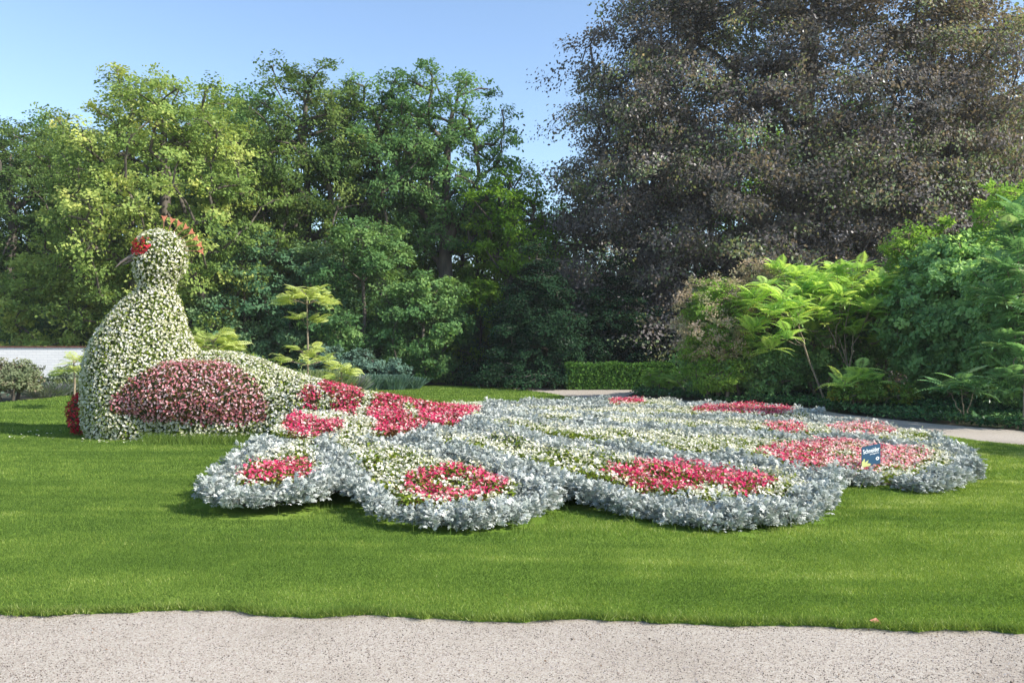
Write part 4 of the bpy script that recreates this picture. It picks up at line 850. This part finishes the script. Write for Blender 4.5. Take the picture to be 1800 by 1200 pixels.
# post
mb = MB(); pp = at(703, 675); s_ = .07
box(mb, (pp[0]-s_, pp[1]-s_, -.02), (pp[0]+s_, pp[1]+s_, .46)); v = [(pp[0]-s_, pp[1]-s_, .46), (pp[0]+s_, pp[1]-s_, .46), (pp[0]+s_, pp[1]+s_, .46), (pp[0]-s_, pp[1]+s_, .46), (pp[0], pp[1], .50)]
mb.add(v, [(0, 1, 4), (1, 2, 4), (2, 3, 4), (3, 0, 4)]); tag(mb.build('marker_post', M['postwood']), 'short weathered grey post at the far lawn edge', 'post')
# white wall
wy = 27.0; wt = TZ(611, wy); gwall = empty('garden_wall', (-16.5, wy, 0), 'low white painted brick wall with dark red coping behind the topiary', 'wall')
mb = MB(); box(mb, (-34, wy, -.05), (X(300, wy), wy+.25, wt)); mb.build('brickwork', M['brick'], gwall)
mb = MB(); box(mb, (-34, wy-.03, wt+.002), (X(300, wy)+.03, wy+.28, wt+.05)); mb.build('coping', M['coping'], gwall)

# ------------------------------------------------------------------ off-frame tree that throws the dappled shade on the path and lawn at right
oft = copy_tree(t_c, (13.4, 10.0, 0), 2.0, (.37, .37, .37), 'tree outside the right edge whose dappled shade lies on the path', 'shade trees right of the frame')

# ------------------------------------------------------------------ grass
def blades(P, h, w, lean=.5):
    n = len(P); a = rng.random(n)*6.283; s = np.stack([np.cos(a), np.sin(a), 0*a], -1)*w[:, None]; b = rng.random(n)*6.283; l = h*rng.uniform(0, lean*2, n)
    B = np.stack([P[:, 0], P[:, 1], np.zeros(n)], -1); T = B+np.stack([np.cos(b)*l, np.sin(b)*l, h], -1)
    return np.stack([B-s, B+s, T], 1).reshape(-1, 3), np.arange(n*3).reshape(-1, 3)
def scatter_lawn(D0, D1, dens, margin=3.6):
    hw = 900/F; area = (D1-D0)*2*(hw*(D0+D1)/2+margin); n = int(area*dens); y = rng.uniform(D0, D1, n*2); x = rng.uniform(-1, 1, n*2)*(hw*D1+margin)
    k = np.abs(x) < hw*y+margin; P = np.stack([x[k], y[k]], -1)[:n]; P = P[inpoly(P, LAWN)]
    return P[~bed_mask(P)]
gb = MB()
def stripe(P):                           # mown lanes: the mower laid them one way and the other
    return .12*np.sin((P[:, 1]+.08*P[:, 0])*5.4+1.2*np.sin(P[:, 0]*.7)) +.11*np.sin((P[:, 1]+.05*P[:, 0]+.05*np.sin(P[:, 0]*1.3))*19)*(.5+.5*np.sin(P[:, 0]*.9+P[:, 1]*2.3)) + .08*np.sin(P[:, 0]*.8+P[:, 1]*1.9+np.sin(P[:, 1]*.9+P[:, 0]*1.7))+.06*np.sin(P[:, 0]*2.9-P[:, 1]*3.7+2*np.sin(P[:, 0]*.6))+.05*np.sin(P[:, 0]*6.1+3*np.sin(P[:, 1]*2.2))*np.sin(P[:, 1]*7.3+2*np.sin(P[:, 0]*1.9))
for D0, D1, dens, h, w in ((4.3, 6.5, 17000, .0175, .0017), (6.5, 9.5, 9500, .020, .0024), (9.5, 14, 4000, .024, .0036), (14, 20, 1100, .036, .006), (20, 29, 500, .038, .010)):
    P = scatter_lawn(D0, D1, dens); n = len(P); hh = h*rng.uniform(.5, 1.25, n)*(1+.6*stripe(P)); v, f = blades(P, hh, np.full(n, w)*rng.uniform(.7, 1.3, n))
    gb.add(v, f, 0, np.repeat(np.clip(rng.normal(.42, .2, n)+stripe(P)+.035*np.clip(P[:, 0]-1, -4, 6)+(rng.random(n) > .985)*.35, 0, 1), 3))  # sun flare painted as a rightward shift, glints as a few pale blades
# longer ragged blades along the gravel edge
n = 26000; t = rng.uniform(0, len(edge)-1.001, n); i = t.astype(int); fr = t-i
Pe = np.stack([ex[i]*(1-fr)+ex[i+1]*fr, ey[i]*(1-fr)+ey[i+1]*fr-.015+np.abs(rng.normal(size=n))*.05], -1); v, f = blades(Pe, rng.uniform(.014, .036, n), np.full(n, .0018), .7); gb.add(v, f, 0, np.repeat(np.clip(rng.normal(.45, .25, n), 0, 1), 3))
for q in range(160):                      # ragged clumps leaning out over the gravel
    m = rng.integers(10, 60); j = rng.uniform(0, len(edge)-1.01); i = int(j); fr = j-i; c0 = np.array([ex[i]*(1-fr)+ex[i+1]*fr, ey[i]*(1-fr)+ey[i+1]*fr])+[0, rng.uniform(-.035, .01)]
    v, f = blades(c0+rng.normal(size=(m, 2))*[.03, .014], rng.uniform(.015, .05, m), np.full(m, .0018), .9); gb.add(v, f, 0, np.repeat(np.clip(rng.normal(.5, .25, m), 0, 1), 3))
# uncut tufts hugging the bed and the topiary foot
Q = BED[rng.integers(0, len(BED), 60000)]+rng.normal(size=(60000, 2))*.16; Q = Q[~bed_mask(Q) & inpoly(Q, LAWN)][:9000]
v, f = blades(Q, rng.uniform(.05, .15, len(Q)), np.full(len(Q), .0032), .6); gb.add(v, f, 0, np.repeat(np.clip(rng.normal(.3, .2, len(Q)), 0, 1), 3))
n = 5000; px_ = rng.uniform(250, 470, n); Q = np.array([at(a, b)[:2] for a, b in zip(px_, 776+rng.normal(size=n)*3+(px_-250)*.01)])
v, f = blades(Q, rng.uniform(.05, .2, n), np.full(n, .004), .6); gb.add(v, f, 0, np.repeat(rng.random(n)*.7, 3))
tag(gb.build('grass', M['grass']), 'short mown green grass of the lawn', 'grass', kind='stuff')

# ------------------------------------------------------------------ gravel stones, petals, leaf
OCT = ([(1, 0, 0), (0, 1, 0), (-1, 0, 0), (0, -1, 0), (0, 0, .7), (0, 0, -.7)], [(0, 1, 4), (1, 2, 4), (2, 3, 4), (3, 0, 4), (1, 0, 5), (2, 1, 5), (3, 2, 5), (0, 3, 5)])
n = 46000; y = rng.uniform(2.9, 4.95, n); x = rng.uniform(-1, 1, n)*(y*.66+.9); k = y < np.interp(x, ex, ey)+.0; x, y = x[k], y[k]; n = len(x)
mb = MB(); mb.inst(OCT, np.stack([x, y, np.full(n, -.017)], -1), frames(UP+rng.normal(size=(n, 3))*.5), rng.uniform(.0016, .0048, n)*(1+(rng.random(n) > .99)*.8), 0, np.where(rng.random(n) < .28+.22*np.sin(x*2.3+np.sin(y*5))*np.sin(y*4.1+x), rng.random(n)*.32, rng.uniform(.35, 1, n)))
tag(mb.build('gravel_stones', M['pebble']), 'loose pale and dark gravel stones on the foreground path', 'gravel', kind='stuff')
n = 420; y = rng.uniform(3.0, 4.95, n); x = rng.uniform(-1, 1, n)*(y*.66+.9); k = y < np.interp(x, ex, ey)+.05; x, y = x[k], y[k]; n = len(x)
mb = MB(); mb.inst(LEAF2, np.stack([x, y, np.full(n, -.012)], -1), frames(UP+rng.normal(size=(n, 3))*.35), rng.uniform(.006, .02, n), 0, rng.random(n))
tag(mb.build('leaf_litter', M['litter']), 'small brown leaf bits scattered on the foreground gravel', 'leaf litter', kind='stuff')
n = 60; P = np.array([at(a, b, .03) for a, b in zip(np.concatenate([rng.uniform(140, 260, 40), rng.uniform(10, 140, 20)]), np.concatenate([rng.uniform(766, 778, 40), rng.uniform(755, 772, 20)]))])
P[:, 2] = .035; mb = MB(); mb.inst(BLOOM, P, frames(UP+rng.normal(size=(n, 3))*.3), rng.uniform(.6, 1.2, n)*.022); tag(mb.build('fallen_petals', M['white']), 'white petals fallen on the shaded grass under the topiary', 'petals', kind='stuff')
mb = MB(); lp = at(1539, 1096); mb.add([(lp[0]-.035, lp[1], .022), (lp[0]-.01, lp[1]-.022, .012), (lp[0]+.035, lp[1]-.015, .004), (lp[0]+.012, lp[1]+.02, .03), (lp[0], lp[1], .008)], [(0, 1, 4), (1, 2, 4), (2, 3, 4), (3, 0, 4)])
tag(mb.build('fallen_leaf', M['deadleaf']), 'single reddish fallen leaf lying where grass meets gravel', 'leaf')

# ------------------------------------------------------------------ thin volume added to lift dark tones, standing in for lens flare
mb = MB(); box(mb, (-60, -6, -1.05), (60, 75, 26)); m_, nt_h, oh = mat_new('flare_veil'); pv = nt_h.nodes.new('ShaderNodeVolumePrincipled')
pv.inputs['Color'].default_value = (.92, .95, 1, 1); pv.inputs['Density'].default_value = .0004; nt_h.links.new(pv.outputs[0], oh.inputs['Volume'])
tag(mb.build('flare_veil', m_), kind='stuff')
